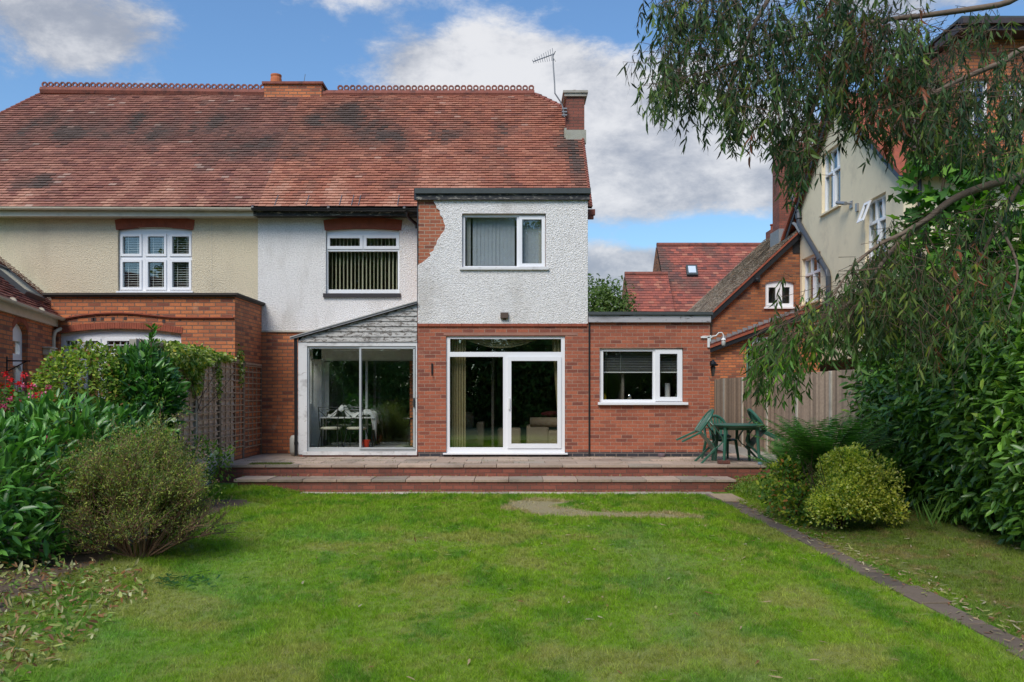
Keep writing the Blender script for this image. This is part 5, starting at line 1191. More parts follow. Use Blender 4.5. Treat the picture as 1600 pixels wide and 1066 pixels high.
def shell(c, r, n, lo=.72, hi=1.0, seed=0, freq=2.2, amp=.22, zmin=None, front_bias=True):
    """points near the lumpy surface of a blob; returns points and outward normals"""
    c = np.array(c, float); r = np.array(r, float); d = unit(n)
    if front_bias: d = d[(d[:, 1] < .45)]
    nz_ = fbm(N1, d[:, 0] * freq + d[:, 1] * 1.3 + 10 + seed, d[:, 2] * freq + d[:, 1] * 1.1 + 10 + seed, 4)
    k = (1 + amp * (nz_ - .5) * 2) * (lo + (hi - lo) * np.sqrt(rng.random(len(d))))
    p = c + d * r * k[:, None]; nn_ = nrm(d / r)
    if zmin is not None: m_ = p[:, 2] > zmin; p, nn_ = p[m_], nn_[m_]
    return p, nn_
def cat(l): return np.concatenate([a for a, _ in l]), np.concatenate([b for _, b in l])
def leafy(name, mat, p, nn_, L, W, pal, kind, out=.8, up=.25, droop=0.0, jit=.55, parent=None, cl=None, origin=None, colj=.22):
    n = len(p); D = nrm(nn_ * out + rng.normal(size=(n, 3)) * jit + np.array([0, 0, up])); D[:, 2] -= droop; Nn = nrm(nn_ * .6 + rng.normal(size=(n, 3)) * .45 + np.array([0, 0, .7]))
    s_ = rng.uniform(.65, 1.25, n); return leaves(name, mat, p, D, Nn, L * s_, W * s_, pick(pal, n, colj, cl), kind, parent, origin)
def shrub(name, loc, label, cat_, group=None): return thing(name, loc, label, cat_, group)
def stems(par, base, tips, r0, r1, mat='twig', name='stem', wob=.15, n=5, seg=5):
    mb = MB(); base = Vector(base)
    for t in tips:
        t = Vector(t); b_ = base + Vector((random.uniform(-.1, .1), random.uniform(-.1, .1), 0)); d = (t - b_); pts = []
        off = Vector((random.uniform(-1, 1), random.uniform(-1, 1), random.uniform(-.3, .3))) * d.length * wob
        for i in range(seg + 1): k = i / seg; pts.append(b_ + d * k + off * math.sin(k * math.pi) + Vector((random.uniform(-1, 1), random.uniform(-1, 1), 0)) * .01)
        mb.tube(pts, [r0 + (r1 - r0) * i / seg for i in range(seg + 1)], n)
    return mb.build(name, M[mat], par, smooth=True)

# ---- lawn
lawn_n = 850000
def lawn():
    n = lawn_n; per = 9; k_ = int(n * 1.5 / per); ty = 4.2 + 10.4 * rng.random(k_) ** 1.55; tx_ = rng.uniform(-6.5, 6.3, k_); m_ = (np.abs(tx_) < ty * .70 + .3); ty, tx_ = ty[m_], tx_[m_]; k_ = len(ty)
    tone_ = np.repeat(rng.uniform(.62, 1.38, k_), per); lean_ = np.repeat(rng.normal(size=(k_, 2)) * .5, per, 0); tl_ = np.repeat(rng.uniform(.7, 1.35, k_), per)
    y = np.repeat(ty, per) + rng.normal(size=k_ * per) * .016; x = np.repeat(tx_, per) + rng.normal(size=k_ * per) * .016
    z = gh(x, y)
    soil = soilmask(x, y)
    steps = (y > 14.18) & (x > PX(470, 14.4)) & (x < 3.4); steps2 = (y > 14.5) & (x > PX(366, 14.5)) & (x < 3.9)
    pth = (x > 3.34 + .06 * (fbm(N1, y * 3, y * 0 + 3, 2) - .5) * 2) & (x < 3.53 + .16 * (fbm(N2, y * 2.2, y * 0, 3) - .4)) & (y < 14.2)
    sandy = (y > 13.3) & (x > 3.2) & (x < 3.75)
    # ring-shaped bare scar of an old flower bed
    rr, th = scar(x, y)
    ring = (np.abs(rr - 1) < .23 + .08 * np.sin(th * 5)) & ((th < -1.3) | (th > 2.6)) & (rng.random(len(x)) < .93)
    ring |= (((x - .55) / .40) ** 2 + ((y - 12.6) / .6) ** 2 < 1) & (rng.random(len(x)) < .75)
    spot = (((x + 4.0) / .35) ** 2 + ((y - 12.6) / .22) ** 2 < 1) & (rng.random(len(x)) < .85)
    keep = ~(soil | steps | steps2 | pth | sandy | ring | spot) & ~((x < -3.6) & (y < 8.8) & (rng.random(len(x)) < .5)) & ~((x > 4.6) & (y > 8) & (rng.random(len(x)) < .55))
    x, y, z = x[keep], y[keep], z[keep]; n = len(x); tone_, lean_, tl_ = tone_[keep], lean_[keep], tl_[keep]
    b = fbm(N2, x * 1.9 + 3, y * 1.3 + 8, 4); streak = np.exp(-((x + 1.9 + .16 * (12 - y)) / .8) ** 2); col = lawncol(x, y)
    col *= rng.uniform(.7, 1.3, (n, 1)) * tone_[:, None]; straw = rng.random(n) < .035; col[straw] = np.array((.36, .30, .12))
    D = np.stack([rng.normal(size=n) * .62, rng.normal(size=n) * .62 - .1, np.ones(n)], 1)
    D[:, 0] += (streak - .2) * .5; D[:, :2] = D[:, :2] * .6 + lean_; Nn = np.stack([rng.normal(size=n), rng.normal(size=n), np.zeros(n) + .05], 1)
    far = np.clip(y / 9, .6, 1.7); L = tl_ * rng.uniform(.018, .046, n) * (1 + 1.2 * (b - .5) + .3 * (far > 1.2)) * (1 + .7 * (rng.random(n) < .10)); W = rng.uniform(.0036, .0068, n) * far
    o = leaves('lawn', 'leafm', np.stack([x, y, z - .004], 1), D, Nn, L, W, col, 'blade', origin=(0, 9, -.42)); tag(o, 'mown green lawn with pale streaks and bare ring', 'lawn', kind='stuff')
lawn()
# fallen leaves on the lawn
def litter():
    n = 620; y = 4.5 + 9.5 * rng.random(n); x = rng.uniform(-3.0, 5.6, n); m_ = (rng.random(n) < np.clip((x + 2.2) / 5, .06, 1)); x, y = x[m_], y[m_]
    n2 = 650; y2 = rng.uniform(4.8, 13, n2); x2 = 3.66 + rng.normal(size=n2) * .14; x, y = np.r_[x, x2], np.r_[y, y2]; n = len(x)
    P_ = np.stack([x, y, gh(x, y) + .022 + rng.random(n) * .012], 1); D = np.stack([rng.normal(size=n), rng.normal(size=n), rng.normal(size=n) * .12], 1); Nn = np.stack([rng.normal(size=n) * .25, rng.normal(size=n) * .25, np.ones(n)], 1)
    o = leaves('fallen_leaves', 'leafm', P_, D, Nn, rng.uniform(.05, .10, n), rng.uniform(.012, .02, n), pick([((.42, .30, .18), 3), ((.52, .44, .30), 2), ((.30, .13, .07), 2), ((.35, .36, .12), 1)], n), 'narrow'); tag(o, 'dry narrow leaves scattered on lawn and path', 'fallen leaves', kind='stuff')
    n = 3600; x = rng.uniform(-5.2, -2.75, n); y = rng.uniform(4.6, 7.9, n); m_ = x < -3.05 - .0 * y + .35 * (fbm(N1, x * 2, y * 2, 3) - .5) * 2 - .22 * (y - 6.3); x, y = x[m_], y[m_]; n = len(x)
    P_ = np.stack([x, y, gh(x, y) + .01 + rng.random(n) ** 2 * .10], 1); D = np.stack([rng.normal(size=n), rng.normal(size=n), rng.normal(size=n) * .7], 1); Nn = np.stack([rng.normal(size=n) * .9, rng.normal(size=n) * .9, np.ones(n)], 1)
    o = leaves('leaf_litter', 'leafm', P_, D, Nn, rng.uniform(.03, .10, n), rng.uniform(.016, .036, n), pick([((.34, .38, .12), 3), ((.44, .42, .20), 2), ((.14, .24, .045), 3.5), ((.28, .13, .06), 2.6), ((.35, .22, .12), 2), ((.50, .50, .28), .8)], n, .4), 'broad'); tag(o, 'heap of cut and withered leaves on the soil at lower left', 'leaf litter', kind='stuff')
    n = 500; x = rng.uniform(-5.3, 3.8, n); y = np.where(rng.random(n) < .5, 15.02 - rng.random(n) ** 2 * .3, 14.48 - rng.random(n) ** 2 * .25); z = np.where(y > 14.55, -.185, -.40); m_ = (x > -4.8); x, y, z = x[m_], y[m_], z[m_]; n = len(x)
    o = leaves('step_litter', 'leafm', np.stack([x, y, z], 1), np.stack([rng.normal(size=n), rng.normal(size=n), rng.random(n) * .8], 1), unit(n), rng.uniform(.03, .07, n), .012, pick([((.38, .26, .16), 3), ((.18, .28, .05), 2), ((.25, .12, .07), 2)], n), 'small'); tag(o, 'crumbs of dead leaf and weed along the steps', 'leaf litter', kind='stuff')
litter()
# moss and weeds in the joints
n = 5200; x = np.r_[rng.uniform(PX(390, 15.3), PX(455, 15.3), 2600), rng.uniform(-5.2, 4.5, 2600)]; y = np.r_[15.35 + rng.normal(size=2600) * .10, 18 - np.floor((18 - rng.uniform(15.1, 17.1, 2600)) / .5) * .5 + rng.normal(size=2600) * .012]
m_ = np.r_[np.ones(2600, bool), fbm(N1, x[2600:] * 1.5, y[2600:] * 1.5, 3) > .53]; x, y = x[m_], y[m_]; n = len(x)
tag(leaves('patio_weeds', 'leafm', np.stack([x, y, np.zeros(n) + .001], 1), np.stack([rng.normal(size=n), rng.normal(size=n), np.ones(n) * 1.2], 1), unit(n), rng.uniform(.012, .035, n), .006, pick([((.14, .20, .03), 2), ((.20, .24, .06), 1), ((.10, .08, .04), 1.4)], n), 'small'), 'moss and weeds in the joints of the terrace', 'moss', kind='stuff')

# ---- laurel hedge on the right
LAUR = [((.080, .185, .028), 4), ((.12, .26, .034), 4), ((.050, .12, .024), 3), ((.19, .37, .045), 1.8), ((.30, .44, .06), .5)]
T = shrub('laurel_hedge', (6.0, 10, -.3), 'big glossy dark green laurel hedge along the fence at the right', 'hedge')
bl = []
for c, r, n in (((6.35, 13.0, 1.0), (1.0, 1.0, 1.5), 5500), ((6.55, 11.9, 1.2), (1.25, 1.2, 1.6), 6500), ((6.5, 10.6, .95), (1.3, 1.3, 1.4), 5200), ((6.6, 9.4, .8), (1.35, 1.3, 1.25), 6000), ((6.4, 8.4, .7), (1.3, 1.1, 1.1), 6000), ((6.25, 8.6, .1), (1.0, 1.2, .7), 4000), ((6.25, 10.2, .1), (1.0, 1.3, .7), 4500), ((6.15, 11.8, .15), (.95, 1.2, .7), 4000), ((6.3, 12.2, 2.4), (.9, 1.2, .8), 3500), ((6.7, 10.6, 2.0), (1.3, 1.4, .9), 3000), ((6.8, 8.6, 1.7), (1.4, 1.3, .8), 3000), ((7.2, 7.0, .8), (1.4, 1.2, 1.2), 3000)):
    d = shell(c, r, n, .55, 1.02, seed=c[1], amp=.2, zmin=-.28); 
    k = (d[0][:, 0] - c[0]) / r[0] < .35; bl.append((d[0][k], d[1][k]))
bl += [shell(c, r, n, .45, 1.0, seed=9, amp=.25, zmin=-.28) for c, r, n in (((6.3, 12.6, 1.3), (.95, .8, 1.6), 6500), ((6.4, 11.2, 1.2), (1.2, 1.0, 1.6), 7500), ((6.5, 9.8, 1.1), (1.3, 1.0, 1.5), 7500), ((6.9, 9.0, 1.2), (1.5, 1.2, 1.6), 5000))]
p, nn_ = cat(bl); cl = .75 + .6 * fbm(N2, p[:, 1] * 1.5 + p[:, 0], p[:, 2] * 1.7 + 5, 3)
leafy('foliage', 'leaf', p, nn_, .145, .058, LAUR, 'broad', .6, .05, .35, .5, T, cl)
stems(T, (6.6, 11.5, -.4), [(6.2 + random.uniform(-.6, .6), y + random.uniform(-.6, .6), random.uniform(.8, 2.2)) for y in (8, 9, 10, 11, 12, 13) for _ in range(4)], .04, .012, 'bark', wob=.1)
# vine / sycamore with big bright leaves behind the gum tree
T = shrub('sycamore_tree', (7.6, 13.0, -.4), 'broad-leaved tree with large bright lobed leaves behind the drooping gum tree', 'tree')
bl = []
for c, r, n in (((7.2, 13.2, 3.1), (1.3, 1.2, 1.1), 1700), ((8.2, 12.6, 3.5), (1.4, 1.2, 1.3), 1700), ((6.5, 13.4, 2.3), (.9, .9, .8), 900), ((8.4, 12.4, 2.2), (1.5, 1.2, 1.2), 1500), ((6.9, 13.4, 4.6), (.6, .7, .7), 300), ((8.0, 13.2, 5.1), (.9, .8, .6), 360), ((7.6, 12.8, 1.4), (1.6, 1.2, 1.2), 1200)):
    bl.append(shell(c, r, n, .35, 1.05, seed=c[0], amp=.4, freq=3))
p, nn_ = cat(bl)
leafy('foliage', 'leafm', p, nn_, .21, .20, [((.10, .25, .03), 3), ((.06, .17, .028), 3), ((.17, .34, .04), 2), ((.035, .10, .022), 2)], 'lobed', .7, -.1, .3, .5, T)
stems(T, (7.8, 13.3, -.4), [(7.2, 13.2, 4.2), (8.3, 12.8, 4.6), (6.5, 13.2, 2.6), (8.8, 12.4, 3.0), (7.0, 13.4, 5.0)], .09, .02, 'bark', name='trunk', seg=8)
# dark evergreen depth behind at right
T = shrub('dark_evergreen', (9.3, 12.6, -.4), 'dark bushy evergreen at the right edge, behind the bright leaves', 'tree')
bl = [shell(c, r, n, .5, 1.03, seed=c[0] * 2, amp=.3) for c, r, n in (((9.0, 13.6, 2.2), (1.8, 1.4, 2.3), 5200), ((7.9, 13.9, 1.2), (1.4, 1.0, 1.5), 2600))]; p, nn_ = cat(bl)
leafy('foliage', 'leafm', p, nn_, .12, .06, [((.025, .07, .02), 3), ((.04, .10, .025), 2), ((.07, .15, .03), 1)], 'broad', .7, .1, .2, .6, T)
stems(T, (9.2, 13.9, -.4), [(9, 13.8, 3.8), (8.4, 13.8, 2.6), (9.8, 13.8, 3.2)], .12, .03, 'bark', name='trunk')

# ---- ferns
def fern(loc, R_, nfr, label, seed):
    T = shrub('fern', loc, label, 'fern', 'ferns in the border below the fence'); Pp = []; Dd = []; Nn = []; Ll = []; rr = random.Random(seed); mb = MB(); base = Vector(loc)
    for i in range(nfr):
        g = rr.uniform(0, 6.28); e = rr.uniform(.75, 1.4); Lf = R_ * rr.uniform(.75, 1.15); dx, dy = math.cos(g), math.sin(g); pts = []
        for k in range(15):
            t = k / 14; s_ = Lf * (t * math.cos(e) + .25 * t * t); h = Lf * (t * math.sin(e) * 1.1 - .36 * t * t * math.sin(e)); pts.append(base + Vector((dx * s_, dy * s_, h)))
        mb.tube(pts, [.006 * (1 - k / 16) for k in range(15)], 4)
        for k in range(1, 14):
            tng = (pts[k + 1] - pts[k]).normalized(); sd_ = Vector((0, 0, 1)).cross(tng).normalized(); up_ = tng.cross(sd_); w_ = Lf * .26 * math.sin(math.pi * min(1, (k + 1.5) / 15)) ** .8
            for q_ in (0, .5):
                for s_ in (-1, 1):
                    pp = pts[k].lerp(pts[k + 1], q_); Pp.append(pp); Dd.append(sd_ * s_ + tng * .5 + Vector((0, 0, -.25))); Nn.append(up_ if up_.z > 0 else -up_); Ll.append(w_ * rr.uniform(.85, 1.1))
    mb.build('stem', M['twig'], T); n = len(Pp)
    leaves('fronds', 'leafm', np.array(Pp), np.array(Dd), np.array(Nn), np.array(Ll), .026, pick([((.12, .27, .05), 3), ((.17, .34, .07), 2), ((.07, .17, .04), 2)], n, .15), 'small', T)
fern((4.5, 11.8, .12), 1.25, 44, 'large arching green fern in front of the fence', 1)
fern((4.35, 12.7, -.1), .9, 28, 'fern nearest the terrace with long fronds', 2)
fern((5.0, 11.4, -.05), .85, 26, 'fern tucked against the laurel hedge', 3)
# ---- golden euonymus
T = shrub('golden_euonymus', (4.05, 10.25, -.36), 'rounded yellow-green variegated shrub beside the path', 'shrub')
bl = [shell(c, r, n, .6, 1.04, seed=i, amp=.5, freq=4.5, zmin=-.34, front_bias=False) for i, (c, r, n) in enumerate((((4.10, 10.3, .0), (.48, .40, .38), 5000), ((4.15, 10.6, .26), (.38, .35, .32), 3600), ((4.5, 10.45, -.05), (.38, .4, .32), 3000), ((3.85, 10.5, -.05), (.34, .34, .32), 2400)))]
bl = [shell((4.12 + a * .56 * (1 - .45 * h), 10.35 + b * .38, -.12 + h * .62), (s, s, s * 1.1), 1000, .5, 1.05, seed=s * 30, amp=.5, freq=5, zmin=-.34, front_bias=False) for a, b, h, s in [(random.uniform(-1, 1), random.uniform(-1, .6), random.random() ** 1.4, random.uniform(.12, .26)) for _ in range(26)]]
p, nn_ = cat(bl); cl = .8 + .45 * fbm(N3, p[:, 0] * 4, p[:, 2] * 4, 3); hi = np.clip((p[:, 2] + .25) / .9, .25, 1)
o = leafy('foliage', 'leafm', p, nn_, .038, .024, [((.72, .68, .12), 3.5), ((.50, .54, .09), 3), ((.13, .23, .035), 2.0), ((.80, .76, .30), 1.2)], 'small', .8, .3, 0, .6, T, cl)
stems(T, (4.1, 10.5, -.4), [(4.1 + random.uniform(-.5, .5), 10.4 + random.uniform(-.4, .3), random.uniform(.1, .7)) for _ in range(26)], .010, .003)
# reddish-yellow leaved seedling between it and the path
T = shrub('young_shrub', (3.72, 11.3, -.35), 'small shrub with yellow and reddish leaves between euonymus and steps', 'shrub')
p, nn_ = cat([shell((3.75, 11.3, .02), (.36, .3, .42), 900, .4, 1.05, seed=4, amp=.4, front_bias=False), shell((3.85, 10.9, -.15), (.3, .3, .3), 500, .4, 1.05, seed=5, front_bias=False)])
leafy('foliage', 'leafm', p, nn_, .065, .04, [((.13, .24, .03), 3), ((.36, .40, .04), 2), ((.42, .17, .04), .6), ((.07, .15, .03), 2)], 'broad', .7, .2, .1, .5, T); stems(T, (3.8, 11.3, -.4), [(3.75 + random.uniform(-.3, .3), 11.2, random.uniform(.1, .45)) for _ in range(9)], .008, .003)
# low ground cover on the bank beside the steps
n = 9000; x = rng.uniform(3.45, 5.6, n); y = rng.uniform(12.2, 15.0, n); m_ = x > 3.95 - .55 * (y - 12.2) / 2.8 * .6 + .3 * (fbm(N1, x * 3, y * 3, 3) - .5); x, y = x[m_], y[m_]; n = len(x)
hgt = fbm(N2, x * 2.2, y * 2.2, 3) * .22
tag(leaves('ground_cover', 'leafm', np.stack([x, y, gh(x, y) + rng.random(n) * hgt], 1), np.stack([rng.normal(size=n), rng.normal(size=n), np.ones(n) * .6], 1), np.stack([rng.normal(size=n) * .4, rng.normal(size=n) * .4, np.ones(n)], 1), rng.uniform(.03, .06, n), .022, pick([((.20, .30, .04), 3), ((.12, .22, .03), 3), ((.30, .32, .09), 1.5), ((.09, .15, .03), 1)], n), 'small'), 'low weedy ground cover on the bank right of the steps', 'ground cover', kind='stuff')
# strappy blades by the hedge
T = shrub('strappy_plant', (5.0, 9.9, -.3), 'tuft of long narrow green blades between euonymus and laurel', 'plant')
n = 20; a = rng.uniform(0, 6.28, n); leaves('blades', 'leafm', np.tile((5.0, 9.9, -.28), (n, 1)) + rng.normal(size=(n, 3)) * (.06, .06, 0), np.stack([np.cos(a) * .45, np.sin(a) * .45, np.ones(n)], 1), np.stack([np.cos(a + 1.5), np.sin(a + 1.5), np.zeros(n) + .2], 1), rng.uniform(.25, .5, n), .018, pick([((.10, .22, .04), 1), ((.16, .28, .06), 1)], n), 'narrow', T)

# ---- left side
T = shrub('laurel_bush', (-4.95, 8.2, -.35), 'large-leaved laurel bush at the left edge of the lawn', 'hedge')
bl = [shell(c, r, n, .5, 1.04, seed=i + 3, amp=.28, zmin=-.25) for i, (c, r, n) in enumerate((((-5.5, 8.3, .25), (1.15, 1.1, .85), 4200), ((-5.3, 7.9, -.1), (.85, .7, .55), 2200), ((-4.95, 9.3, .55), (.9, .9, .6), 2600), ((-6.4, 8.8, .5), (1.1, 1.0, .75), 1800)))]; p, nn_ = cat(bl)
cl = .8 + .5 * fbm(N2, p[:, 0] * 2, p[:, 2] * 2.4, 3)
leafy('foliage', 'leaf', p, nn_, .155, .056, [((.080, .22, .038), 4), ((.12, .31, .050), 4), ((.045, .125, .030), 3), ((.18, .38, .07), 1.4)], 'broad', .8, .28, .1, .45, T, cl)
stems(T, (-5.4, 8.6, -.4), [(-5.3 + random.uniform(-.9, .8), 8.3 + random.uniform(-.6, .8), random.uniform(.2, 1.0)) for _ in range(16)], .025, .008, 'bark')
T = shrub('cherry_laurel', (-5.1, 11.6, -.2), 'fresh green laurel standing against the trellis fence, shoots above its top', 'shrub')
bl = [shell(c, r, n, .45, 1.04, seed=i + 13, amp=.3) for i, (c, r, n) in enumerate((((-5.12, 11.6, .95), (.44, .5, .85), 2600), ((-5.2, 11.7, 1.45), (.42, .5, .45), 1500), ((-4.95, 11.5, 1.25), (.34, .4, .4), 900), ((-5.1, 11.0, .5), (.5, .6, .6), 1500)))]; p, nn_ = cat(bl)
leafy('foliage', 'leaf', p, nn_, .15, .052, [((.055, .17, .032), 4), ((.095, .26, .045), 3), ((.028, .09, .025), 3), ((.17, .34, .06), 1)], 'broad', .7, .45, .0, .45, T, .8 + .4 * fbm(N2, p[:, 0] * 3, p[:, 2] * 3, 3))
sp = np.array([PX(238, 11.6), 11.6, PZ(560, 11.6)]); n = 34; t = rng.random(n); pp = sp + np.stack([rng.normal(size=n) * .02, rng.normal(size=n) * .02, t * .42], 1); a = rng.uniform(0, 6.28, n)
leaves('shoot', 'leaf', pp, np.stack([np.cos(a), np.sin(a), np.ones(n) * .9], 1), np.tile((0, 0, 1.), (n, 1)) + rng.normal(size=(n, 3)) * .3, .13, .045, pick([((.14, .33, .05), 2), ((.09, .24, .04), 1)], n), 'broad', T)
stems(T, (-5.1, 11.7, -.4), [(-5.12 + random.uniform(-.35, .35), 11.6 + random.uniform(-.4, .4), random.uniform(.8, 1.9)) for _ in range(14)] + [tuple(sp + (0, 0, .4))], .02, .008, 'bark')
T = shrub('box_hedge', (-6.2, 11.3, -.3), 'yellowing small-leaved hedge with rounded top below the brick bay', 'hedge')
bl = [shell(c, r, n, .62, 1.03, seed=i + 23, amp=.16, freq=3) for i, (c, r, n) in enumerate((((-5.80, 11.5, .95), (.86, .7, 1.02), 15000), ((-6.45, 11.2, .40), (.85, .7, .85), 11000), ((-7.0, 11.0, .25), (.8, .7, .75), 8000), ((-5.4, 11.8, 1.0), (.55, .6, .8), 3000)))]; p, nn_ = cat(bl)
cl = .75 + .6 * fbm(N1, p[:, 0] * 3 + 9, p[:, 2] * 3, 3)
leafy('foliage', 'leafm', p, nn_, .062, .036, [((.22, .33, .045), 3), ((.14, .24, .036), 3), ((.38, .43, .07), 2), ((.06, .10, .022), 2), ((.26, .13, .05), .8)], 'broad', .8, .1, .1, .6, T, cl)
stems(T, (-6.2, 11.5, -.4), [(-6.2 + random.uniform(-.9, .9), 11.3 + random.uniform(-.5, .5), random.uniform(.4, 1.5)) for _ in range(24)], .02, .006)
# fine brown-green shrub in front
T = shrub('spiky_shrub', (-3.75, 8.55, -.4), 'wispy brownish green shrub with bare twiggy base at the lawn edge', 'shrub')
tips = []; mbt = MB(); Pp = []; Dd = []; rr = random.Random(21)
cen = Vector((-3.85, 8.6, -.38))
def grow(b_, d, L_, r0, lvl):
    pts = [b_]; dd_ = Vector(d)
    for k in range(4): dd_ = (dd_ + Vector((rr.uniform(-.25, .25), rr.uniform(-.25, .25), rr.uniform(-.10, .16)))).normalized(); pts.append(pts[-1] + dd_ * L_ / 4)
    mbt.tube(pts, [r0 * (1 - .6 * k / 4) for k in range(5)], 4 if lvl else 5, cap=False)
    if lvl >= 1:
        m_ = 9 if lvl == 1 else 15
        for _ in range(m_):
            k = rr.uniform(.15 if lvl == 2 else .45, 1) * 4; i_ = min(3, int(k)); Pp.append(pts[i_].lerp(pts[i_ + 1], k - i_) + Vector((rr.uniform(-.03, .03),) * 3)); Dd.append((dd_ + Vector((rr.uniform(-.9, .9), rr.uniform(-.9, .9), rr.uniform(-.5, .8)))).normalized())
    if lvl < 2:
        for _ in range(7 if lvl == 0 else 6):
            k = rr.uniform(.3, 1) * 4; i_ = min(3, int(k)); p_ = pts[i_].lerp(pts[i_ + 1], k - i_)
            grow(p_, (dd_ + Vector((rr.uniform(-.8, .8), rr.uniform(-.8, .8), rr.uniform(-.4, .7)))).normalized(), L_ * rr.uniform(.45, .65), r0 * .5, lvl + 1)
for i in range(46):
    g = rr.uniform(0, 6.28); e = rr.uniform(.25, 1.45) ** 1; grow(cen + Vector((math.cos(g) * .12, math.sin(g) * .1, 0)), (math.cos(g) * math.cos(e), math.sin(g) * math.cos(e) * .8, math.sin(e)), rr.uniform(.50, .86) * (1.08 if e > .8 else .85), .012, 0)
mbt.build('twigs', plain('reddish brown twig', (.20, .115, .075), .9, .3, 12), T); Pp = np.array(Pp); n = len(Pp); hz_ = (Pp[:, 2] + .4) / 1.6
keep = rng.random(n) < np.clip(-.05 + hz_ * 1.35 - .7 * np.clip(Pp[:, 0] + 3.5, 0, 1), .07, 1); Pp, Dd = Pp[keep], np.array(Dd)[keep]
rep = 4; Pp = np.repeat(Pp, rep, 0) + rng.normal(size=(len(Pp) * rep, 3)) * .03; Dd = np.repeat(Dd, rep, 0) + rng.normal(size=(len(Dd) * rep, 3)) * .6; n = len(Pp)
leaves('foliage', 'leafm', Pp, Dd, unit(n), rng.uniform(.020, .042, n), .010, pick([((.20, .26, .06), 3), ((.30, .35, .07), 2.5), ((.12, .17, .06), 3), ((.24, .14, .08), 2.2), ((.42, .44, .10), .6)], n, .2, .8 + .5 * fbm(N1, Pp[:, 0] * 3, Pp[:, 2] * 3, 3)), 'small', T)
# white rose-like flowers
for i, (px, py, y, lb) in enumerate(((272, 656, 9.2, 'white bloom at the top of the wispy shrub'), (337, 707, 12.6, 'white bloom low by the concrete post, upper of the pair'), (331, 712, 12.5, 'white bloom low by the concrete post, lower of the pair'))):
    c = np.array(P(px, py, y)); n = 26; d = unit(n); o = leaves('white_flower', 'petal', np.tile(c, (n, 1)), d, unit(n), .045 if i else .035, .035, pick([((.80, .80, .76), 1)], n, .06), 'broad'); tag(o, lb, 'flower')
T = shrub('white_flowered_climber', (-4.75, 12.6, -.3), 'small leafy climber at the foot of the trellis fence carrying white blooms', 'plant')
p, nn_ = shell((-4.72, 12.7, .25), (.45, .3, .42), 700, .3, 1.05, amp=.5, front_bias=False)
leafy('foliage', 'leafm', p, nn_, .07, .035, [((.14, .26, .04), 2), ((.24, .32, .06), 1), ((.07, .15, .03), 1)], 'broad', .7, .1, .1, .6, T); stems(T, (-4.8, 12.7, -.4), [(-4.7 + random.uniform(-.4, .4), 12.7, random.uniform(.1, .6)) for _ in range(9)], .007, .003)
# ivy draped over the fence top
T = shrub('variegated_ivy', (-5.4, 14.3, 1.6), 'pale variegated ivy trailing over the top of the trellis fence', 'ivy')
bl = [shell(c, r, n, .3, 1.05, seed=i + 43, amp=.45, freq=4, front_bias=False) for i, (c, r, n) in enumerate((((-5.42, 13.2, 1.92), (.30, .55, .20), 1500), ((-5.38, 13.9, 1.85), (.26, .5, .26), 1500), ((-5.42, 14.6, 1.98), (.16, .5, .13), 700), ((-5.42, 15.6, 1.98), (.11, .6, .07), 420), ((-5.36, 14.1, 1.55), (.10, .14, .3), 330), ((-5.36, 15.2, 1.6), (.04, .08, .4), 110), ((-5.42, 16.5, 2.05), (.06, .16, .2), 190), ((-5.36, 16.5, 1.7), (.04, .05, .3), 60)))]; p, nn_ = cat(bl)
leafy('foliage', 'leafm', p, nn_, .065, .055, [((.36, .42, .10), 3), ((.20, .32, .05), 3), ((.52, .54, .24), 1.5), ((.09, .18, .03), 2), ((.6, .5, .05), .3)], 'broad', .6, -.3, .3, .6, T)
stems(T, (-5.4, 14.2, 1.0), [(-5.38, y, 1.9) for y in (13, 13.5, 14, 14.6, 15.3, 16.3)], .008, .004)
# geraniums
for i, (px, py, y, nf, pal, lb, s_) in enumerate(((6, 608, 10.4, 26, [((.75, .015, .02), 3), ((.65, .03, .05), 1)], 'scarlet geranium at the far left edge', .22), (30, 628, 10.3, 26, [((.70, .10, .24), 3), ((.78, .28, .42), 1)], 'pink geranium right of the scarlet one', .24), (6, 646, 10.2, 14, [((.60, .05, .20), 1)], 'small magenta geranium in the corner below the others', .14))):
    c = np.array(P(px, py, y)); T = shrub('geranium', tuple(c - (0, 0, .35)), lb, 'flower', 'geraniums by the annexe window')
    p, nn_ = shell(c - (0, 0, .14), (s_ * 1.3, s_, s_ * .9), 420, .3, 1.0, front_bias=False); leafy('foliage', 'leafm', p, nn_, .05, .05, [((.07, .18, .03), 1), ((.12, .25, .05), 1)], 'broad', .7, .2, 0, .5, T)
    q_ = c + rng.normal(size=(nf, 3)) * (s_ * .75, s_ * .6, s_ * .6); k = 18
    for h_ in q_: pp = h_[None] + rng.normal(size=(k, 3)) * .018; leaves('flower_head', 'petal', pp, unit(k), unit(k) + (0, -.5, .3), .030, .028, pick(pal, k, .15), 'broad', T)
    stems(T, tuple(c - (0, 0, .5)), [tuple(v_) for v_ in q_[:10]], .006, .003)
tag(MB().lathe(tuple(P(16, 690, 10.6)), [(.15, -.5), (.22, .2), (.24, .22), (.24, .26), (.2, .26)], 16).build('flower_tub', M['brick_arch']), 'terracotta tub holding the geraniums', 'flower pot')
# dark weed on lawn by the shrub
n = 60; a = rng.uniform(0, 6.28, n); T = shrub('dandelion', (-2.95, 7.5, -.4), 'flat dark rosette weeds on the lawn in front of the wispy shrub', 'weed')
leaves('foliage', 'leafm', np.tile((-2.95, 7.5, -.385), (n, 1)) + rng.normal(size=(n, 3)) * (.16, .14, 0), np.stack([np.cos(a), np.sin(a), np.ones(n) * .35], 1), np.tile((0, 0, 1.), (n, 1)) + rng.normal(size=(n, 3)) * .1, .085, .026, pick([((.035, .11, .03), 1)], n), 'broad', T)

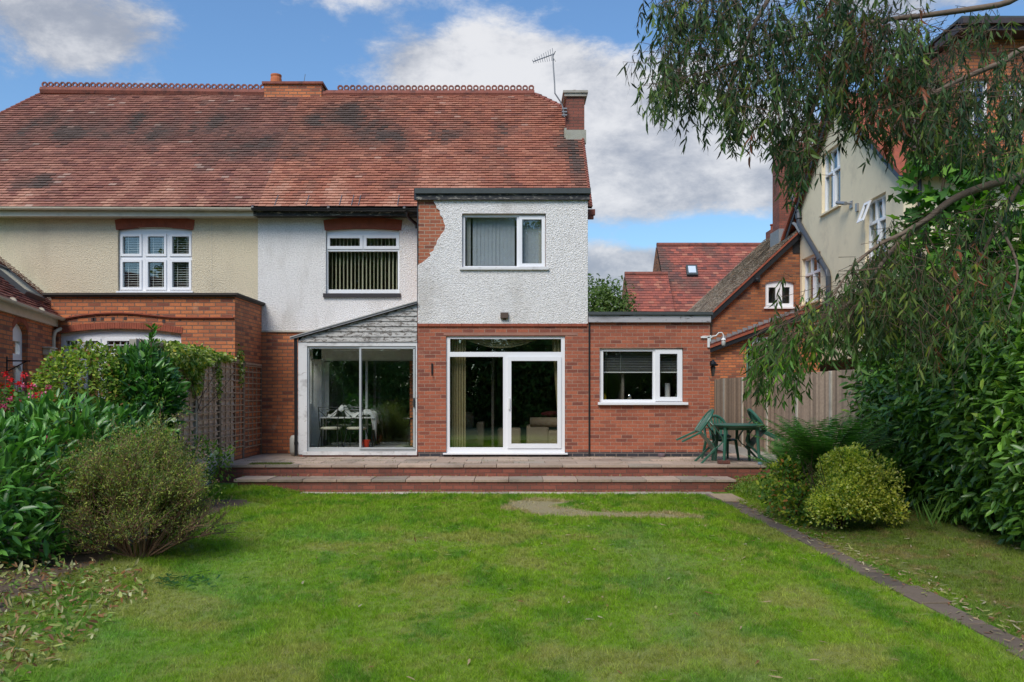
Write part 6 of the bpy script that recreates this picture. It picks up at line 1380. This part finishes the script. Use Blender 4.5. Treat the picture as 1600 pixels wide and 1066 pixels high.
# ---- far tree between house and sky
def round_tree(name, loc, h, r, label, pal, n, lsz, group=None, seed=1, kind='broad', trunk='trunk'):
    T = shrub(name, loc, label, 'tree', group); b_ = Vector(loc); rr = random.Random(seed); cen = []; tp = []
    for i in range(26):
        g = rr.uniform(0, 6.28); e = rr.uniform(-.5, 1.0); q_ = rr.uniform(.45, .9); c = b_ + Vector((math.cos(g) * math.cos(e) * r * q_, math.sin(g) * math.cos(e) * r * q_, h * .62 + math.sin(e) * h * .36 * q_)); cen.append(c); tp.append(c)
    stems(T, loc, tp, .16 * h / 8, .02, 'bark', trunk, .08, 6, 7)
    bl = [shell(tuple(c), (r * .36, r * .36, h * .13), n // 26, .2, 1.1, seed=i, amp=.4, front_bias=False) for i, c in enumerate(cen)]; p, nn_ = cat(bl)
    leafy('crown', 'leafm', p, nn_, lsz, lsz * .55, pal, kind, .6, 0, .2, .7, T, .75 + .5 * fbm(N1, p[:, 0], p[:, 2], 3)); return T
round_tree('garden_tree', (PX(925, 33), 33, -.4), 6.7, 1.6, 'small leafy tree seen past the corner of the white wing', [((.12, .19, .05), 2), ((.08, .14, .035), 2), ((.17, .24, .07), 1)], 7000, .16, seed=5)

# ---- gum tree: trunk just outside the frame on the right, its boughs hang across
T = shrub('eucalyptus_tree', (7.6, 9.2, -.4), 'drooping gum tree whose long dark leaves hang over the top right', 'tree')
bough = MB()
def limb(pts, r0, r1):
    P_ = [Vector(p) for p in pts]; out = []
    for i in range(len(P_) - 1):
        for k in range(5): t = k / 5; a = P_[max(i - 1, 0)]; b = P_[i]; c = P_[i + 1]; d = P_[min(i + 2, len(P_) - 1)]; out.append(.5 * ((2 * b) + (c - a) * t + (2 * a - 5 * b + 4 * c - d) * t * t + (3 * b - a - 3 * c + d) * t ** 3))
    out.append(P_[-1]); m_ = len(out); bough.tube(out, [r0 + (r1 - r0) * i / (m_ - 1) for i in range(m_)], 7); return out
TR = limb([(7.9, 9.3, -.5), (7.7, 9.2, 1.5), (7.6, 9.2, 3.2), (7.4, 9.1, 5.0), (7.2, 9.0, 7.0)], .26, .13)
B = []
B.append(limb([(7.6, 9.2, 3.0), P(1660, 262, 9), P(1590, 276, 8.9), P(1500, 306, 8.8), P(1450, 342, 8.7), P(1395, 390, 8.6), P(1350, 455, 8.5), P(1325, 500, 8.5)], .060, .010))
B.append(limb([P(1450, 342, 8.7), P(1410, 365, 8.5), P(1370, 385, 8.4), P(1330, 420, 8.3), P(1300, 465, 8.3)], .028, .008))
B.append(limb([P(1600, 275, 8.9), P(1560, 350, 9), P(1520, 420, 9.2), P(1470, 470, 9.2)], .03, .008))
B.append(limb([(7.5, 9.2, 4.4), P(1640, 78, 9), P(1560, 100, 8.9), P(1490, 130, 8.8), P(1420, 165, 8.6), P(1370, 170, 8.5), P(1330, 200, 8.5)], .042, .008))
B.append(limb([(7.4, 9.1, 5.0), P(1640, -8, 9.2), P(1560, 8, 9.2), P(1440, 25, 9.2), P(1380, 32, 9.2), P(1260, 55, 9.2), P(1180, 85, 9.1), P(1090, 120, 9), P(1040, 150, 9)], .042, .008))
B.append(limb([P(1380, 32, 9.2), P(1330, 80, 9), P(1280, 150, 8.8), P(1250, 220, 8.7)], .03, .008))
B.append(limb([(7.3, 9.1, 5.8), P(1560, -120, 9), P(1400, -110, 8.8), P(1250, -80, 8.6), P(1120, -30, 8.6), P(1050, 30, 8.6)], .06, .01))
B.append(limb([P(1250, -80, 8.6), P(1200, 0, 8.5), P(1160, 80, 8.5), P(1140, 160, 8.5)], .03, .008))
B.append(limb([P(1350, 455, 8.5), P(1290, 500, 8.6), P(1240, 520, 8.7), P(1190, 560, 8.7)], .02, .006))
B.append(limb([P(1560, 350, 9), P(1590, 420, 8.8), P(1570, 500, 8.8)], .02, .006))
allp = [p for l in B for p in l[4:]]
# clusters: where the hanging sprays gather along the boughs (column, row, spread, depth, sprays)
CL = [(1030, 20, 26, 32, 26), (1060, 60, 45, 60, 85), (1045, 110, 38, 42, 60), (1025, 140, 36, 30, 45), (1075, 150, 50, 40, 75), (1120, 90, 50, 60, 110), (1110, 15, 60, 40, 110), (1140, 160, 45, 45, 90), (1160, 200, 45, 25, 50), (1180, 50, 50, 60, 120), (1190, 130, 50, 50, 110), (1215, 200, 40, 35, 70), (1228, 235, 20, 28, 40), (1245, 272, 20, 22, 55), (1250, 60, 50, 60, 120), (1255, 140, 45, 50, 110), (1262, 215, 22, 45, 75), (1300, 25, 50, 40, 100), (1310, 90, 50, 50, 130), (1320, 150, 50, 35, 90), (1335, 200, 35, 14, 34), (1360, 50, 45, 45, 110), (1375, 110, 45, 50, 130), (1385, 170, 45, 30, 80), (1400, 220, 30, 20, 34), (1430, 60, 35, 40, 70), (1440, 110, 45, 40, 110), (1450, 170, 50, 35, 120), (1465, 225, 45, 30, 90), (1500, 75, 30, 25, 28), (1515, 160, 45, 40, 90), (1520, 225, 45, 35, 80), (1570, 120, 35, 45, 60), (1585, 190, 35, 50, 80), (1570, 250, 35, 20, 40), (1540, 40, 50, 20, 18), (1200, -30, 120, 30, 130), (1350, -30, 100, 25, 100), (1030, 70, 18, 20, 8), (1010, 100, 18, 10, 8),
      (1340, 470, 40, 40, 90), (1310, 495, 40, 35, 80), (1280, 500, 40, 35, 75), (1250, 530, 40, 30, 70), (1220, 545, 35, 30, 65), (1190, 560, 24, 30, 60), (1185, 595, 18, 16, 30), (1240, 585, 28, 28, 50), (1370, 500, 40, 50, 110), (1330, 540, 30, 25, 34), (1395, 440, 40, 40, 90), (1360, 430, 30, 30, 40), (1420, 490, 40, 45, 100), (1440, 420, 35, 45, 70), (1465, 480, 35, 60, 110), (1480, 540, 30, 50, 80), (1430, 560, 30, 30, 50), (1400, 380, 50, 20, 22), (1500, 400, 40, 40, 60), (1540, 350, 45, 40, 60), (1580, 330, 30, 30, 40), (1520, 450, 40, 45, 70), (1570, 430, 35, 40, 55), (1560, 500, 40, 35, 55), (1500, 500, 35, 40, 60), (1212, 500, 20, 40, 12), (1480, 350, 30, 30, 30), (1225, 440, 6, 14, 4)]
Pp = []; Dd = []; Nn = []; Cc = []; Ll = []; tw = MB(); rr = random.Random(77)
base_cols = [((.040, .085, .034), 4), ((.060, .12, .042), 4), ((.026, .056, .026), 3), ((.11, .17, .052), 2), ((.16, .22, .045), 1.2)]
cs = [c for c, _ in base_cols]; cw_ = [w for _, w in base_cols]
for px, py, rx, ry, n in CL:
    tone0 = rr.uniform(.65, 1.3); warm = py > 360
    n = int(n * (.60 if py < 300 else (.30 if px > 1410 else .60)))
    for _ in range(n):
        tone = tone0 * rr.uniform(.6, 1.4)
        a, b = rr.gauss(0, .50), rr.gauss(0, .50); y = rr.uniform(7.9, 9.9); tip = P(px + a * rx, py + b * ry - 14, y)
        nb_ = min((allp[rr.randrange(len(allp))] for _ in range(14)), key=lambda q_: (q_ - tip).length)
        g = (tip - nb_); L_ = min(g.length, rr.uniform(.28, .5)); st0 = tip - g.normalized() * L_; st0.z = max(st0.z, tip.z)
        lean = Vector((rr.uniform(-.5, .3), rr.uniform(-.3, .3), 0)); pts = [st0, tip]
        q_ = Vector(tip)
        for k in range(4): q_ = q_ + Vector((lean.x * .06, lean.y * .06, -.045 - .02 * k)); pts.append(q_)
        tw.tube(pts, [.0035, .0025, .002, .0018, .0014, .001], 3, cap=False)
        red = (1290 < px < 1400 and 40 < py < 190 and rr.random() < .07) or (px > 1490 and 380 < py < 560 and rr.random() < .12) or rr.random() < .012
        pc = rr.choices(cs, cw_)[0]
        if warm: pc = tuple(u * v for u, v in zip(pc, (1.55, 1.35, 1.0))) if not (py > 500 and px < 1300) else tuple(u * v for u, v in zip(pc, (1.5, 1.7, .8)))
        if red: pc = (.22, .075, .04)
        for k in range(rr.randint(9, 13)):
            t = rr.uniform(0, len(pts) - 1.001); i_ = int(t); o_ = pts[i_].lerp(pts[i_ + 1], t - i_)
            if i_ == 0 and rr.random() < .4: continue
            f = tone * rr.uniform(.7, 1.3); Pp.append(o_); Dd.append((rr.gauss(0, .50) + lean.x * .3, rr.gauss(0, .5), -1)); Nn.append((rr.gauss(0, 1), rr.gauss(0, 1), .15)); Cc.append((pc[0] * f, pc[1] * f, pc[2] * f)); Ll.append(rr.uniform(.065, .15))
bough.build('bough', M['bark'], T, smooth=True); tw.build('twigs', M['twig'], T)
Ll = np.array(Ll); leaves('foliage', 'leafm', np.array(Pp), np.array(Dd), np.array(Nn), Ll, Ll * .175, np.array(Cc), 'narrow', T)

# ---- garden trees behind the photographer (the panes mirror them)
GP = [((.13, .24, .05), 3), ((.08, .16, .04), 3), ((.22, .32, .07), 1.5)]
for i, (x, y, h, r_) in enumerate(((-9, -13, 13.5, 4.2), (-4.0, -15, 15, 4.6), (1.4, -14, 13.5, 3.8), (4.6, -16, 11.5, 3.2), (10.5, -13, 14.5, 4.4), (-15, -11, 13, 4.2), (16, -12, 13, 4.2))):
    round_tree('broadleaf_tree', (x, y, -.45), h, r_, 'leafy tree at the far end of the garden, mirrored in the house windows', GP, 15000, .34, 'trees at the end of the garden', seed=60 + i)

T = shrub('reflection_hedge', (0, -9.5, -.45), 'tall mixed hedge added out of view to darken the reflections in the panes', 'hedge')  # unseen hedge, added and raised so the panes reflect something dark
bl = [shell((x, -9.5 + .4 * math.sin(x), 1.0), (1.5, 1.0, 3.5 + .6 * math.sin(x * 1.7)), 5200, .3, 1.05, seed=x, amp=.3, front_bias=False) for x in np.arange(-11, 12, 1.8)]; p, nn_ = cat(bl)
leafy('foliage', 'leafm', p, nn_, .30, .17, GP + [((.22, .22, .04), .5)], 'broad', .7, .1, .2, .6, T, .6 + .8 * fbm(N1, p[:, 0] * .8, p[:, 2], 3))
stems(T, (0, -9.5, -.45), [(x, -9.5, 1.5) for x in range(-10, 11, 2)], .05, .02, 'bark')
